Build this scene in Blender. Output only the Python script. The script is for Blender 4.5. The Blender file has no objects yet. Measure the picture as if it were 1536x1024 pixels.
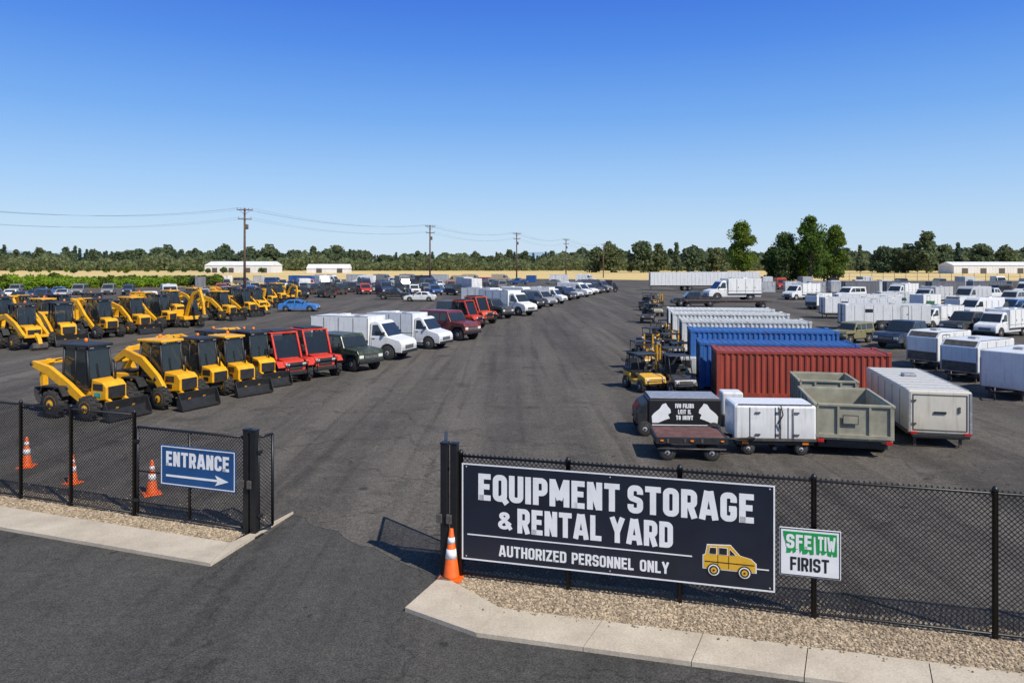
import bpy, bmesh, math, random
import numpy as np
from mathutils import Vector, Matrix
R=random.Random(11)
H=5.5; F=1100.0; HOR=398.0
scene=bpy.context.scene
COL=scene.collection
rad=math.radians
def W(px,py):
    d=H*F/(py-HOR); return ((px-768)/F*d, d)
def D(px,d): return ((px-768)/F*d, d)

# ---------------------------------------------------------------- materials
def newmat(name):
    m=bpy.data.materials.new(name); m.use_nodes=True
    nt=m.node_tree; return m,nt,nt.nodes['Principled BSDF']
def nd(nt,t,**k):
    n=nt.nodes.new(t)
    for a,b in k.items(): setattr(n,a,b)
    return n
def mixc(nt,fac,a,b,bt='MIX'):
    n=nd(nt,'ShaderNodeMix',data_type='RGBA',blend_type=bt)
    for s,v in ((0,fac),(6,a),(7,b)):
        if hasattr(v,'is_linked'): nt.links.new(v,n.inputs[s])
        else: n.inputs[s].default_value=(v if s==0 else (*v,1) if len(v)==3 else v)
    return n.outputs[2]
def noise(nt,scale,detail=4,coord=None,rough=.5,vec=None):
    n=nd(nt,'ShaderNodeTexNoise'); n.inputs['Scale'].default_value=scale; n.inputs['Detail'].default_value=detail
    n.inputs['Roughness'].default_value=rough
    if vec is not None: nt.links.new(vec,n.inputs['Vector'])
    return n.outputs['Fac']
def ramp(nt,f,a,b,ca=(0,0,0),cb=(1,1,1)):
    n=nd(nt,'ShaderNodeValToRGB'); e=n.color_ramp.elements
    e[0].position=a;e[1].position=b;e[0].color=(*ca,1);e[1].color=(*cb,1)
    nt.links.new(f,n.inputs[0]); return n.outputs[0]
def ocoord(nt,scale=None,rot=None):
    t=nd(nt,'ShaderNodeTexCoord'); o=t.outputs['Object']
    if scale or rot:
        m=nd(nt,'ShaderNodeMapping'); nt.links.new(o,m.inputs[0])
        if scale: m.inputs['Scale'].default_value=scale
        if rot: m.inputs['Rotation'].default_value=rot
        o=m.outputs[0]
    return o
def bump(nt,p,f,s,dist=.01):
    b=nd(nt,'ShaderNodeBump'); b.inputs['Strength'].default_value=s; b.inputs['Distance'].default_value=dist
    nt.links.new(f,b.inputs['Height']); nt.links.new(b.outputs[0],p.inputs['Normal'])
def simple(name,c,rough=.6,metal=0,amt=.25,scale=6,bmp=0,spec=.5,alpha=0):
    m,nt,p=newmat(name); v=ocoord(nt)
    n=noise(nt,scale,5,vec=v,rough=.65)
    c0=tuple(x*(1-amt) for x in c); c1=tuple(min(1,x*(1+amt*.6)) for x in c)
    nt.links.new(ramp(nt,n,.3,.7,c0,c1),p.inputs['Base Color'])
    p.inputs['Roughness'].default_value=rough; p.inputs['Metallic'].default_value=metal
    p.inputs['Specular IOR Level'].default_value=spec
    if bmp: bump(nt,p,noise(nt,scale*6,3,vec=v),bmp)
    if alpha:
        t=nd(nt,'ShaderNodeBsdfTransparent'); t.inputs[0].default_value=(.75,.82,.84,1)
        mx=nd(nt,'ShaderNodeMixShader'); mx.inputs[0].default_value=alpha
        nt.links.new(p.outputs[0],mx.inputs[1]); nt.links.new(t.outputs[0],mx.inputs[2]); nt.links.new(mx.outputs[0],nt.nodes['Material Output'].inputs[0])
    return m
def paintmat():
    m,nt,p=newmat('vehicle_paint'); v=ocoord(nt)
    oi=nd(nt,'ShaderNodeObjectInfo')
    n=noise(nt,2.2,6,vec=v,rough=.7)
    dust=ramp(nt,n,.45,.85,(0,0,0),(.3,.3,.3))
    sx=nd(nt,'ShaderNodeSeparateXYZ'); nt.links.new(v,sx.inputs[0])
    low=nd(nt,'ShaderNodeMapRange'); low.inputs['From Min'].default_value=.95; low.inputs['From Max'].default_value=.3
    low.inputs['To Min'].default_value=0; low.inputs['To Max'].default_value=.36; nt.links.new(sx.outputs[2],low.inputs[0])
    stk=noise(nt,3.0,4,vec=ocoord(nt,(3,3,.22)),rough=.6)
    c=mixc(nt,dust,oi.outputs['Color'],(.34,.30,.25))
    c=mixc(nt,1.0,c,ramp(nt,stk,.52,.78,(1,1,1),(.72,.70,.66)),'MULTIPLY')
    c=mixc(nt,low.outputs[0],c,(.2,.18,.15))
    nt.links.new(c,p.inputs['Base Color'])
    nt.links.new(ramp(nt,n,.3,.75,(.22,.22,.22),(.5,.5,.5)),p.inputs['Roughness'])
    return m
PAINT=paintmat()
def yellowmat():
    m,nt,p=newmat('yellow_machine_paint'); v=ocoord(nt)
    n=noise(nt,2.6,6,vec=v,rough=.7); n2=noise(nt,9,5,vec=v,rough=.75)
    c=ramp(nt,n,.3,.7,(.70,.31,.008),(.90,.47,.015))
    c=mixc(nt,ramp(nt,n2,.60,.72,(0,0,0),(.8,.8,.8)),c,(.12,.085,.05))
    nt.links.new(c,p.inputs['Base Color']); p.inputs['Roughness'].default_value=.45; return m
YEL=yellowmat()
GLASS=simple('window_glass',(.025,.033,.04),.07,amt=.3,scale=1.2,spec=.8)
CGLASS=simple('cab_glass',(.03,.038,.042),.06,amt=.2,scale=1.2,spec=.9,alpha=.45)
TYRE=simple('tyre_rubber',(.033,.031,.029),.88,amt=.45,scale=8)
BLK=simple('black_trim',(.025,.025,.026),.5,amt=.4,scale=5)
RIM=simple('wheel_metal',(.42,.42,.43),.45,.4,amt=.3,scale=6)
STEEL=simple('worn_steel',(.12,.105,.09),.6,.3,amt=.5,scale=4)
LAMP=simple('lamp_lens',(.7,.7,.66),.15,amt=.1)
RED=simple('red_lens',(.5,.02,.015),.25,amt=.2)
ORG=simple('amber_lens',(.8,.22,.02),.3,amt=.2)
FENCEM=simple('black_coated_steel',(.012,.012,.013),.42,amt=.3,scale=8)
WIREM=simple('chain_wire',(.016,.016,.017),.5,.2,amt=.3,scale=8)
WHITE=simple('white_vinyl',(.84,.84,.83),.45,amt=.08,scale=3)
NAVY=simple('navy_sign_face',(.012,.016,.03),.4,amt=.3,scale=1.5)
BLUE=simple('blue_sign_face',(.012,.075,.22),.4,amt=.2,scale=1.5)
GREEN=simple('green_vinyl',(.012,.33,.08),.4,amt=.15)
DGREEN=simple('dark_green_vinyl',(.03,.12,.07),.4,amt=.2)
INK=simple('black_vinyl',(.015,.015,.016),.45,amt=.2)
YVIN=simple('yellow_vinyl',(.75,.42,.03),.45,amt=.15)
CONEO=simple('cone_orange',(.85,.13,.012),.5,amt=.2,scale=9)
WOODP=simple('weathered_pole_wood',(.13,.075,.055),.85,amt=.4,scale=3)
WIREC=simple('cable',(.16,.17,.2),.6,amt=.1)
BARK=simple('bark',(.16,.12,.085),.9,amt=.45,scale=3,bmp=.4)
OLIVE=simple('olive_grey_steel',(.34,.32,.235),.6,amt=.3,scale=2)
PLANK=simple('bed_planks',(.15,.07,.055),.8,amt=.5,scale=4)
TEAL=simple('teal_decal',(.03,.35,.3),.4,amt=.3,scale=14)
BLDW=simple('metal_cladding',(.7,.7,.68),.6,amt=.12,scale=.4)
ROOFG=simple('metal_roof',(.8,.8,.81),.5,amt=.15,scale=.3)

def leafmat(name,c0,c1,tr=.25):
    m,nt,p=newmat(name)
    g=nd(nt,'ShaderNodeNewGeometry'); v=ocoord(nt)
    n=noise(nt,.45,3,vec=v)
    c=ramp(nt,g.outputs['Random Per Island'],0,1,c0,c1)
    c=mixc(nt,1.0,c,ramp(nt,n,.35,.65,(.72,.72,.76),(1.15,1.12,1.0)),'MULTIPLY')
    oi=nd(nt,'ShaderNodeObjectInfo')
    c=mixc(nt,1.0,c,ramp(nt,oi.outputs['Random'],0,1,(.8,.88,.9),(1.2,1.1,.9)),'MULTIPLY')
    nt.links.new(c,p.inputs['Base Color']); p.inputs['Roughness'].default_value=.7
    p.inputs['Specular IOR Level'].default_value=.15
    t=nd(nt,'ShaderNodeBsdfTranslucent'); nt.links.new(c,t.inputs[0])
    mx=nd(nt,'ShaderNodeMixShader'); mx.inputs[0].default_value=tr
    nt.links.new(p.outputs[0],mx.inputs[1]); nt.links.new(t.outputs[0],mx.inputs[2])
    nt.links.new(mx.outputs[0],nt.nodes['Material Output'].inputs[0])
    return m
LEAF=leafmat('leaf_green',(.10,.17,.03),(.24,.32,.06),.42)
LEAFD=leafmat('leaf_dark',(.07,.12,.04),(.15,.21,.07),.4)
LEAFY=leafmat('leaf_yellow_green',(.20,.34,.03),(.34,.50,.06),.45)
LEAFF=leafmat('leaf_far_hazed',(.135,.185,.115),(.20,.245,.135),.5)  # distance haze painted into the leaf colour: paler and bluer than near leaves
LEAFC=leafmat('leaf_conifer_hazed',(.10,.155,.115),(.16,.215,.14),.45)  # conifer green with aerial haze mixed into the colour

# ---------------------------------------------------------------- mesh builder
class MB:
    def __init__(s): s.bm=bmesh.new(); s.mats=[]
    def add(s,verts,faces,m,bev=0,M=None,smooth=False,seg=2):
        t=bmesh.new(); vs=[t.verts.new(v) for v in verts]
        for f in faces:
            try: t.faces.new([vs[i] for i in f])
            except ValueError: pass
        bmesh.ops.recalc_face_normals(t,faces=t.faces[:])
        if bev:
            es=[e for e in t.edges if len(e.link_faces)==2 and e.calc_face_angle(0)>.5]
            bmesh.ops.bevel(t,geom=es,offset=bev,segments=seg,affect='EDGES',profile=.5,clamp_overlap=True)
        if M is not None: t.transform(M)
        if m not in s.mats: s.mats.append(m)
        i=s.mats.index(m)
        for f in t.faces: f.material_index=i; f.smooth=smooth
        me=bpy.data.meshes.new('t'); t.to_mesh(me); t.free(); s.bm.from_mesh(me); bpy.data.meshes.remove(me)
        return s
    def box(s,c,d,m,bev=0,M=None,top=(1,1)):
        x,y,z=d[0]/2,d[1]/2,d[2]/2; tx,ty=top
        v=[(-x,-y,-z),(x,-y,-z),(x,y,-z),(-x,y,-z),(-x*tx,-y*ty,z),(x*tx,-y*ty,z),(x*tx,y*ty,z),(-x*tx,y*ty,z)]
        v=[(a+c[0],b+c[1],e+c[2]) for a,b,e in v]
        return s.add(v,[(0,3,2,1),(4,5,6,7),(0,1,5,4),(1,2,6,5),(2,3,7,6),(3,0,4,7)],m,bev,M)
    def prism(s,pts,y0,y1,m,bev=0,yf=None,M=None):
        n=len(pts)
        if yf: a=[(x,-yf(z),z) for x,z in pts]; b=[(x,yf(z),z) for x,z in pts]
        else: a=[(x,y0,z) for x,z in pts]; b=[(x,y1,z) for x,z in pts]
        f=[tuple(range(n)),tuple(range(2*n-1,n-1,-1))]+[(i,(i+1)%n,n+(i+1)%n,n+i) for i in range(n)]
        return s.add(a+b,f,m,bev,M)
    def lathe(s,prof,c,axis,m,seg=20,smooth=True,M=None):
        v=[];f=[]
        for r,h in prof:
            for i in range(seg):
                a=2*math.pi*i/seg; u,w=r*math.cos(a),r*math.sin(a)
                p={'x':(h,u,w),'y':(u,h,w),'z':(u,w,h)}[axis]
                v.append((p[0]+c[0],p[1]+c[1],p[2]+c[2]))
        k=len(prof)
        for j in range(k-1):
            for i in range(seg): f.append((j*seg+i,j*seg+(i+1)%seg,(j+1)*seg+(i+1)%seg,(j+1)*seg+i))
        f.append(tuple(range(seg))); f.append(tuple((k-1)*seg+i for i in range(seg)))
        return s.add(v,f,m,0,M,smooth)
    def tube(s,pts,r,m,seg=6,r1=None,smooth=True):
        v=[];f=[];n=len(pts); pts=[Vector(p) for p in pts]
        for j,p in enumerate(pts):
            t=(pts[min(j+1,n-1)]-pts[max(j-1,0)]).normalized()
            up=Vector((0,0,1)) if abs(t.z)<.9 else Vector((1,0,0))
            a=t.cross(up).normalized(); b=t.cross(a)
            rr=r if r1 is None else r+(r1-r)*j/(n-1)
            for i in range(seg):
                an=2*math.pi*i/seg+.785; v.append(tuple(p+a*math.cos(an)*rr+b*math.sin(an)*rr))
        for j in range(n-1):
            for i in range(seg): f.append((j*seg+i,j*seg+(i+1)%seg,(j+1)*seg+(i+1)%seg,(j+1)*seg+i))
        f.append(tuple(range(seg))); f.append(tuple((n-1)*seg+i for i in range(seg)))
        return s.add(v,f,m,0,None,smooth)
    def slab(s,q,t,m):
        q=[Vector(p) for p in q]; n=(q[1]-q[0]).cross(q[2]-q[0]).normalized()*t
        k=len(q); v=[tuple(p+n) for p in q]+[tuple(p-n) for p in q]
        return s.add(v,[tuple(range(k)),tuple(range(2*k-1,k-1,-1))]+[(i,(i+1)%k,k+(i+1)%k,k+i) for i in range(k)],m)
    def ribbon(s,pts,w,y0,y1,m,bev=0):
        L=[];Rr=[];n=len(pts)
        for j in range(n):
            a=Vector(pts[max(j-1,0)]);b=Vector(pts[min(j+1,n-1)]);t=(b-a).normalized();nn=Vector((-t.y,t.x))
            ww=w[j] if isinstance(w,(list,tuple)) else w
            p=Vector(pts[j]); L.append(tuple(p+nn*ww/2)); Rr.append(tuple(p-nn*ww/2))
        return s.prism(L+Rr[::-1],y0,y1,m,bev)
    def mesh(s,name='mesh'):
        me=bpy.data.meshes.new(name); s.bm.to_mesh(me); s.bm.free()
        for m in s.mats: me.materials.append(m)
        return me

class T:
    def __init__(s,name,mb=None,loc=(0,0,0),rot=(0,0,0),ch=None,label=None):
        s.name=name; s.me=mb.mesh(name) if isinstance(mb,MB) else mb; s.loc=loc; s.rot=rot; s.ch=ch or []; s.label=label
def inst(t,parent,color):
    o=bpy.data.objects.new(t.name,t.me); COL.objects.link(o)
    o.location=t.loc; o.rotation_euler=t.rot
    if color: o.color=(*color,1)
    if parent: o.parent=parent
    if t.label: o['label']=t.label
    for c in t.ch: inst(c,o,color)
    return o
def place(t,name,xy,yaw,label,cat,group=None,color=None,scale=1,z=0):
    o=inst(t,None,color); o.name=name; o.location=(xy[0],xy[1],z); o.rotation_euler=(0,0,rad(yaw))
    o.scale=(scale,)*3 if not isinstance(scale,tuple) else scale
    o['label']=label; o['category']=cat
    if group: o['group']=group
    return o
def sheet(name,pts,z,m,label=None,thick=0):
    bm=bmesh.new(); vs=[bm.verts.new((x,y,z)) for x,y in pts]; f=bm.faces.new(vs)
    if thick:
        r=bmesh.ops.extrude_face_region(bm,geom=[f]); 
        for v in [e for e in r['geom'] if isinstance(e,bmesh.types.BMVert)]: v.co.z-=thick
    bmesh.ops.recalc_face_normals(bm,faces=bm.faces[:])
    me=bpy.data.meshes.new(name); bm.to_mesh(me); bm.free(); me.materials.append(m)
    o=bpy.data.objects.new(name,me); COL.objects.link(o); o['kind']='structure'
    if label: o['label']=label
    return o

# ---------------------------------------------------------------- ground
def ground_mat():
    m,nt,p=newmat('dry_field'); v=ocoord(nt)
    a=noise(nt,.006,5,vec=v); b=noise(nt,.6,4,vec=v)
    s=noise(nt,.02,3,vec=ocoord(nt,(.15,2.5,1)))
    c=ramp(nt,a,.58,.66,(.66,.48,.20),(.28,.30,.10))
    c=mixc(nt,ramp(nt,s,.4,.65),c,(.74,.56,.27))
    c=mixc(nt,ramp(nt,b,.3,.8,(0,0,0),(.4,.4,.4)),c,(.42,.31,.14))
    nt.links.new(c,p.inputs['Base Color']); p.inputs['Roughness'].default_value=.95
    p.inputs['Specular IOR Level'].default_value=.05
    return m
def asphalt(name,dk,lt,dust,grain=1.0,ang=13,gs=55,wear=.65,gc=(.45,1.6)):
    m,nt,p=newmat(name); v=ocoord(nt)
    big=noise(nt,.09,5,vec=v,rough=.6); mid=noise(nt,1.1,5,vec=v,rough=.7)
    st=noise(nt,.35,4,vec=ocoord(nt,(1,.06,1),(0,0,rad(ang))),rough=.6)
    st2=noise(nt,1.6,4,vec=ocoord(nt,(1,.035,1),(0,0,rad(ang+3))),rough=.6)
    fine=noise(nt,gs,3,vec=v,rough=.8); f2=noise(nt,7,5,vec=v,rough=.75)
    c=ramp(nt,big,.3,.7,dk,lt)
    c=mixc(nt,ramp(nt,st,.42,.72,(0,0,0),(wear,)*3),c,dust)
    c=mixc(nt,ramp(nt,st2,.50,.68,(0,0,0),(.55,.55,.55)),c,tuple(x*.6 for x in dk))
    c=mixc(nt,ramp(nt,mid,.5,.8,(0,0,0),(.55,.55,.55)),c,dust)
    sp=noise(nt,.55,3,vec=v,rough=.5)
    c=mixc(nt,ramp(nt,sp,.60,.70,(0,0,0),(.5,.5,.5)),c,tuple(x*.5 for x in dk))
    sp2=noise(nt,2.3,2,vec=v,rough=.4)
    c=mixc(nt,ramp(nt,sp2,.70,.74,(0,0,0),(.6,.6,.6)),c,tuple(x*.4 for x in dk))
    vo=nd(nt,'ShaderNodeTexVoronoi',feature='DISTANCE_TO_EDGE'); vo.inputs['Scale'].default_value=.16
    wv=nd(nt,'ShaderNodeTexNoise'); wv.inputs['Scale'].default_value=.9; wv.inputs['Detail'].default_value=4
    nt.links.new(v,wv.inputs['Vector'])
    ad=nd(nt,'ShaderNodeVectorMath',operation='MULTIPLY_ADD'); nt.links.new(wv.outputs['Color'],ad.inputs[0])
    ad.inputs[1].default_value=(2.2,2.2,0); nt.links.new(v,ad.inputs[2]); nt.links.new(ad.outputs[0],vo.inputs['Vector'])
    c=mixc(nt,ramp(nt,vo.outputs['Distance'],.0,.006,(.5,.5,.5),(0,0,0)),c,tuple(x*.4 for x in dk))
    c=mixc(nt,1.0,c,ramp(nt,f2,.3,.7,(.75,.75,.75),(1.25,1.24,1.22)),'MULTIPLY')
    g=ramp(nt,fine,.32,.68,(gc[0],)*3,(gc[1],gc[1]*.985,gc[1]*.96))
    c=mixc(nt,grain,c,g,'MULTIPLY')
    nt.links.new(c,p.inputs['Base Color']); p.inputs['Roughness'].default_value=.92
    p.inputs['Specular IOR Level'].default_value=.15
    bump(nt,p,fine,.5,.015)
    return m
def concrete():
    m,nt,p=newmat('concrete_paving'); v=ocoord(nt)
    a=noise(nt,1.3,6,vec=v,rough=.7); f=noise(nt,30,3,vec=v); s=noise(nt,5,4,vec=v,rough=.7)
    c=ramp(nt,a,.3,.7,(.43,.36,.27),(.60,.52,.40))
    c=mixc(nt,.6,c,ramp(nt,f,.3,.7,(.72,.72,.72),(1.18,1.18,1.18)),'MULTIPLY')
    c=mixc(nt,ramp(nt,s,.6,.75,(0,0,0),(.35,.35,.35)),c,(.22,.19,.15))
    nt.links.new(c,p.inputs['Base Color']); p.inputs['Roughness'].default_value=.9
    bump(nt,p,f,.3,.006); return m
def gravelmat(name,island):
    m,nt,p=newmat(name); v=ocoord(nt)
    if island:
        g=nd(nt,'ShaderNodeNewGeometry'); f=g.outputs['Random Per Island']
    else:
        vo=nd(nt,'ShaderNodeTexVoronoi'); vo.inputs['Scale'].default_value=30; nt.links.new(v,vo.inputs['Vector'])
        s=nd(nt,'ShaderNodeSeparateColor'); nt.links.new(vo.outputs['Color'],s.inputs[0]); f=s.outputs[0]
        bump(nt,p,vo.outputs['Distance'],.6,.02)
    c=ramp(nt,f,0,1,(.17,.125,.08),(.56,.455,.32))
    c=mixc(nt,1.0,c,ramp(nt,noise(nt,1.5,3,vec=v),.3,.7,(.85,.83,.8),(1.1,1.08,1.05)),'MULTIPLY')
    nt.links.new(c,p.inputs['Base Color']); p.inputs['Roughness'].default_value=.9
    return m
LOT=asphalt('lot_asphalt',(.066,.060,.053),(.104,.094,.083),(.18,.160,.136),gs=26)
ROAD=asphalt('road_asphalt',(.054,.052,.049),(.075,.072,.067),(.115,.107,.096),ang=72,gs=34,wear=.5,gc=(.4,1.7))
CONC=concrete(); GRV=gravelmat('gravel_sheet',False); STONE=gravelmat('gravel_stone',True)
sheet('ground',[(-4000,-300),(4000,-300),(4000,6000),(-4000,6000)],0,ground_mat())
sheet('road',[(-260,-120),(300,-120),(300,-12),(60,-3.4),(1,16.0),(-5,19.0),(-200,85),(-260,105)],.004,ROAD)
fdir=Vector((.966,-.258)); fo=Vector((-1.07,12.93))
def fr(t,o=0):
    p=fo+fdir*t+Vector((-.258,-.966))*o; return (p.x,p.y)
lo=Vector((-5.23,14.94)); ldir=Vector((-.9405,.3397))
def fl(t,o=0):
    p=lo+ldir*t+Vector((-.3397,-.9405))*o; return (p.x,p.y)
seam=[W(440,772)]
for i in range(1,12):
    q=Vector(W(440,772)).lerp(Vector(W(660,868)),i/12); seam.append((q.x+.05*math.sin(i*2.1),q.y+.10*math.sin(i*1.7+1)))
seam.append(W(660,868))
lot=[fl(200,0),fl(.4,-.1),fl(-.2,-.1)]+seam+[fr(0,0),fr(70,0),(330,-40),(330,262),(70,262),(10,300),(-60,330),(-78,196),(-118,153),(-240,150)]
sheet('parking_lot',lot,.010,LOT)
def slabs(ptsA,ptsB,name):
    for i in range(len(ptsA)-1):
        a,b=Vector(ptsA[i]),Vector(ptsA[i+1]); c,d=Vector(ptsB[i]),Vector(ptsB[i+1])
        g=(b-a).normalized()*.007
        sheet(name,[tuple(a+g),tuple(b-g),tuple(d-g),tuple(c+g)],.07,CONC,thick=.069)
A=[];B=[]
ts=[-.62,.95,2.55,4.05,5.5,7.05,8.6,10.2,11.8,13.4]
for t in ts:
    A.append(fr(t+ (.1 if t>-.6 else 0),1.86)); B.append(fr(t+.25,1.02))
A[0]=W(607,917); B[0]=W(662,868)
slabs(A,B,'pavement')
sheet('pavement',[fl(-.25,1.55),fl(3.0,1.55),fl(2.6,.62),fl(.1,.62)],.07,CONC,thick=.069)
sheet('pavement',[W(440,771),fl(-.262,1.55),fl(.092,.62),fl(.05,-.12)],.07,CONC,thick=.069)
sheet('pavement',[fl(3.01,1.55),fl(7,1.55),fl(7,.62),fl(2.61,.62)],.07,CONC,thick=.069)
sheet('pavement',[fl(7.01,1.55),fl(11.5,1.55),fl(11.5,.62),fl(7.01,.62)],.07,CONC,thick=.069)
g1=[fr(-.15,.95),fr(14,1.02),fr(14,-.32),fr(.1,-.32),fr(-.15,.1)]
g2=[fl(.15,.61),fl(12,.61),fl(12,-.45),fl(.3,-.45)]
for g in (g1,g2):
    sheet('gravel',g,.028,GRV)
def stones():
    rs=np.random.RandomState(3); ico=bmesh.new(); bmesh.ops.create_icosphere(ico,subdivisions=1,radius=1)
    bv=np.array([v.co[:] for v in ico.verts]); bf=np.array([[v.index for v in f.verts] for f in ico.faces]); ico.free()
    V=[];Fc=[];n=0
    for fn,t0,t1,o0,o1,cnt in ((fr,-.1,10.5,-.34,1.0,14000),(fl,.2,8.5,-.46,.6,7500)):
        for i in range(cnt):
            tt=t0+(t1-t0)*rs.rand(); x,y=fn(tt,o0+(o1-o0)*rs.rand()+.05*math.sin(tt*5))
            s=.010+.019*rs.rand()**1.6; a=rs.rand()*6.28
            sc=np.array([s*(.8+.7*rs.rand()),s,s*.65]); q=bv*sc*(1+.18*rs.randn(len(bv),1))
            ca,sa=math.cos(a),math.sin(a)
            q=np.stack([q[:,0]*ca-q[:,1]*sa+x,q[:,0]*sa+q[:,1]*ca+y,q[:,2]+.032],1)
            V.append(q);Fc.append(bf+n);n+=len(bv)
    for i in range(500):
        k=rs.rand()
        if k<.5: x,y=fr(10*rs.rand(),(-.35-abs(rs.randn())*.35))
        elif k<.6: x,y=fr(10*rs.rand(),1.05+abs(rs.randn())*.06)
        else: x,y=fl(8*rs.rand(),(-.45-abs(rs.randn())*.3))
        s=.008+.012*rs.rand(); q=bv*s+np.array([x,y,(.072 if .5<=k<.6 else .01)+s*.6]); V.append(q);Fc.append(bf+n);n+=len(bv)
    me=bpy.data.meshes.new('gravel_stones'); me.from_pydata(np.concatenate(V).tolist(),[],np.concatenate(Fc).tolist())
    me.materials.append(STONE); o=bpy.data.objects.new('gravel_stones',me); COL.objects.link(o)
    o['kind']='stuff'; o['label']='loose tan and grey gravel along the fence'; o['category']='gravel'
stones()

# ---------------------------------------------------------------- fences
def chain(mb,x0,x1,z0,z1,sp=.055,r=.0042,y=0):
    V=[];Fc=[];n=0
    h=z1-z0; L=x1-x0; c=-h
    while c<L:
        a=max(0,-c); b=min(h,L-c)
        if b>a:
            for k in (0,1):
                p=(x0+c+a,z0+a);q=(x0+c+b,z0+b)
                if k: p=(x1-(c+a),z0+a);q=(x1-(c+b),z0+b)
                oy=y+(.003 if k else -.003)
                o=r*.9
                for P_ in (p,q):
                    V+= [(P_[0]-o,oy,P_[1]+(o if not k else -o)),(P_[0]+o,oy-r,P_[1]-(o if not k else -o)),(P_[0]+o,oy+r,P_[1]-(o if not k else -o))]
                Fc+=[(n,n+1,n+4,n+3),(n+1,n+2,n+5,n+4),(n+2,n,n+3,n+5)]; n+=6
        c+=sp*1.41
    return mb.add(V,Fc,WIREM)
def fence(name,origin,ang,posts,h,label):
    ch=[]
    pm=MB(); pm.lathe([(.042,0),(.042,h-.02),(.048,h-.02),(.048,h+.01),(.02,h+.05)],(0,0,0),'z',FENCEM,10)
    me=pm.mesh('post')
    for t in posts: ch.append(T('post',me,(t,0,0)))
    for z in (h-.06,.10):
        r=MB(); r.tube([(posts[0],0,z),(posts[-1],0,z)],.021,FENCEM,8); ch.append(T('rail',r))
    c=MB(); chain(c,posts[0],posts[-1],.06,h-.02,y=.03); ch.append(T('chain_link_mesh',c))
    t=T(name,None,ch=ch)
    return place(t,name,origin,ang,label,'fence')
a1=math.degrees(math.atan2(fdir.y,fdir.x)); a2=math.degrees(math.atan2(-ldir.y,-ldir.x))
fence('chain_link_fence',fr(0),a1,[.18,2.09,3.93,5.96,8.44,10.6,12.8],2.22,'black chain link fence carrying the yard signs')
fence('chain_link_fence',fl(14.3),a2,[0,2.2,4.2,6.0,7.6,9.2,11.08],2.3,'black chain link fence beside gravel strip')
def gate(name,xy,ang,L,h,label,mid=True):
    f=MB(); 
    for z in (.12,h): f.tube([(0,0,z),(L,0,z)],.03,FENCEM,8)
    if mid: f.tube([(0,0,h*.52),(L,0,h*.52)],.018,FENCEM,8)
    for x in ([0,L/2,L] if mid else [0,L]): f.tube([(x,0,.12),(x,0,h)],.03,FENCEM,8)
    c=MB(); chain(c,.02,L-.02,.14,h-.02,y=.01)
    ch=[T('frame',f),T('chain_link_mesh',c)]
    for z in (.4,h-.3): hg=MB(); hg.box((0,-.03,z),(.12,.07,.07),FENCEM,.01); ch.append(T('hinge',hg))
    return place(T(name,None,ch=ch),name,xy,ang,label,'gate')
gate('chain_link_gate',fl(3.12),a2,2.86,1.98,'closed black chain link gate panel with entrance sign')
gate('chain_link_gate',fl(-.04,-.05),a2+75,.34,2.0,'narrow black gate leaf folded open',False)
gate('chain_link_gate',fr(-.12,-.05),95,1.5,2.2,'black gate leaf swung open beside sign',False)
def gpost(xy,h,label):
    m=MB(); m.box((0,0,h/2),(.13,.13,h),FENCEM,.012)
    cp=MB(); cp.box((0,0,h+.012),(.15,.15,.03),FENCEM,.008)
    b=MB(); b.box((0,0,.015),(.26,.26,.03),FENCEM,.005)
    l=MB(); l.box((-.08,-.05,1.05),(.1,.09,.16),STEEL,.01)
    place(T('gate_post',None,ch=[T('post',m),T('cap',cp),T('base_plate',b),T('latch',l)]),'gate_post',xy,a1,label,'gate post')
gpost(fl(.2),2.14,'square black steel gate post with latch'); gpost(fl(.0,.02),2.14,'square black steel gate post with latch')
gpost(fr(-.12),2.36,'tall square black gate post beside large sign'); gpost(fr(.06,.0),2.36,'tall square black gate post beside large sign')

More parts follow.
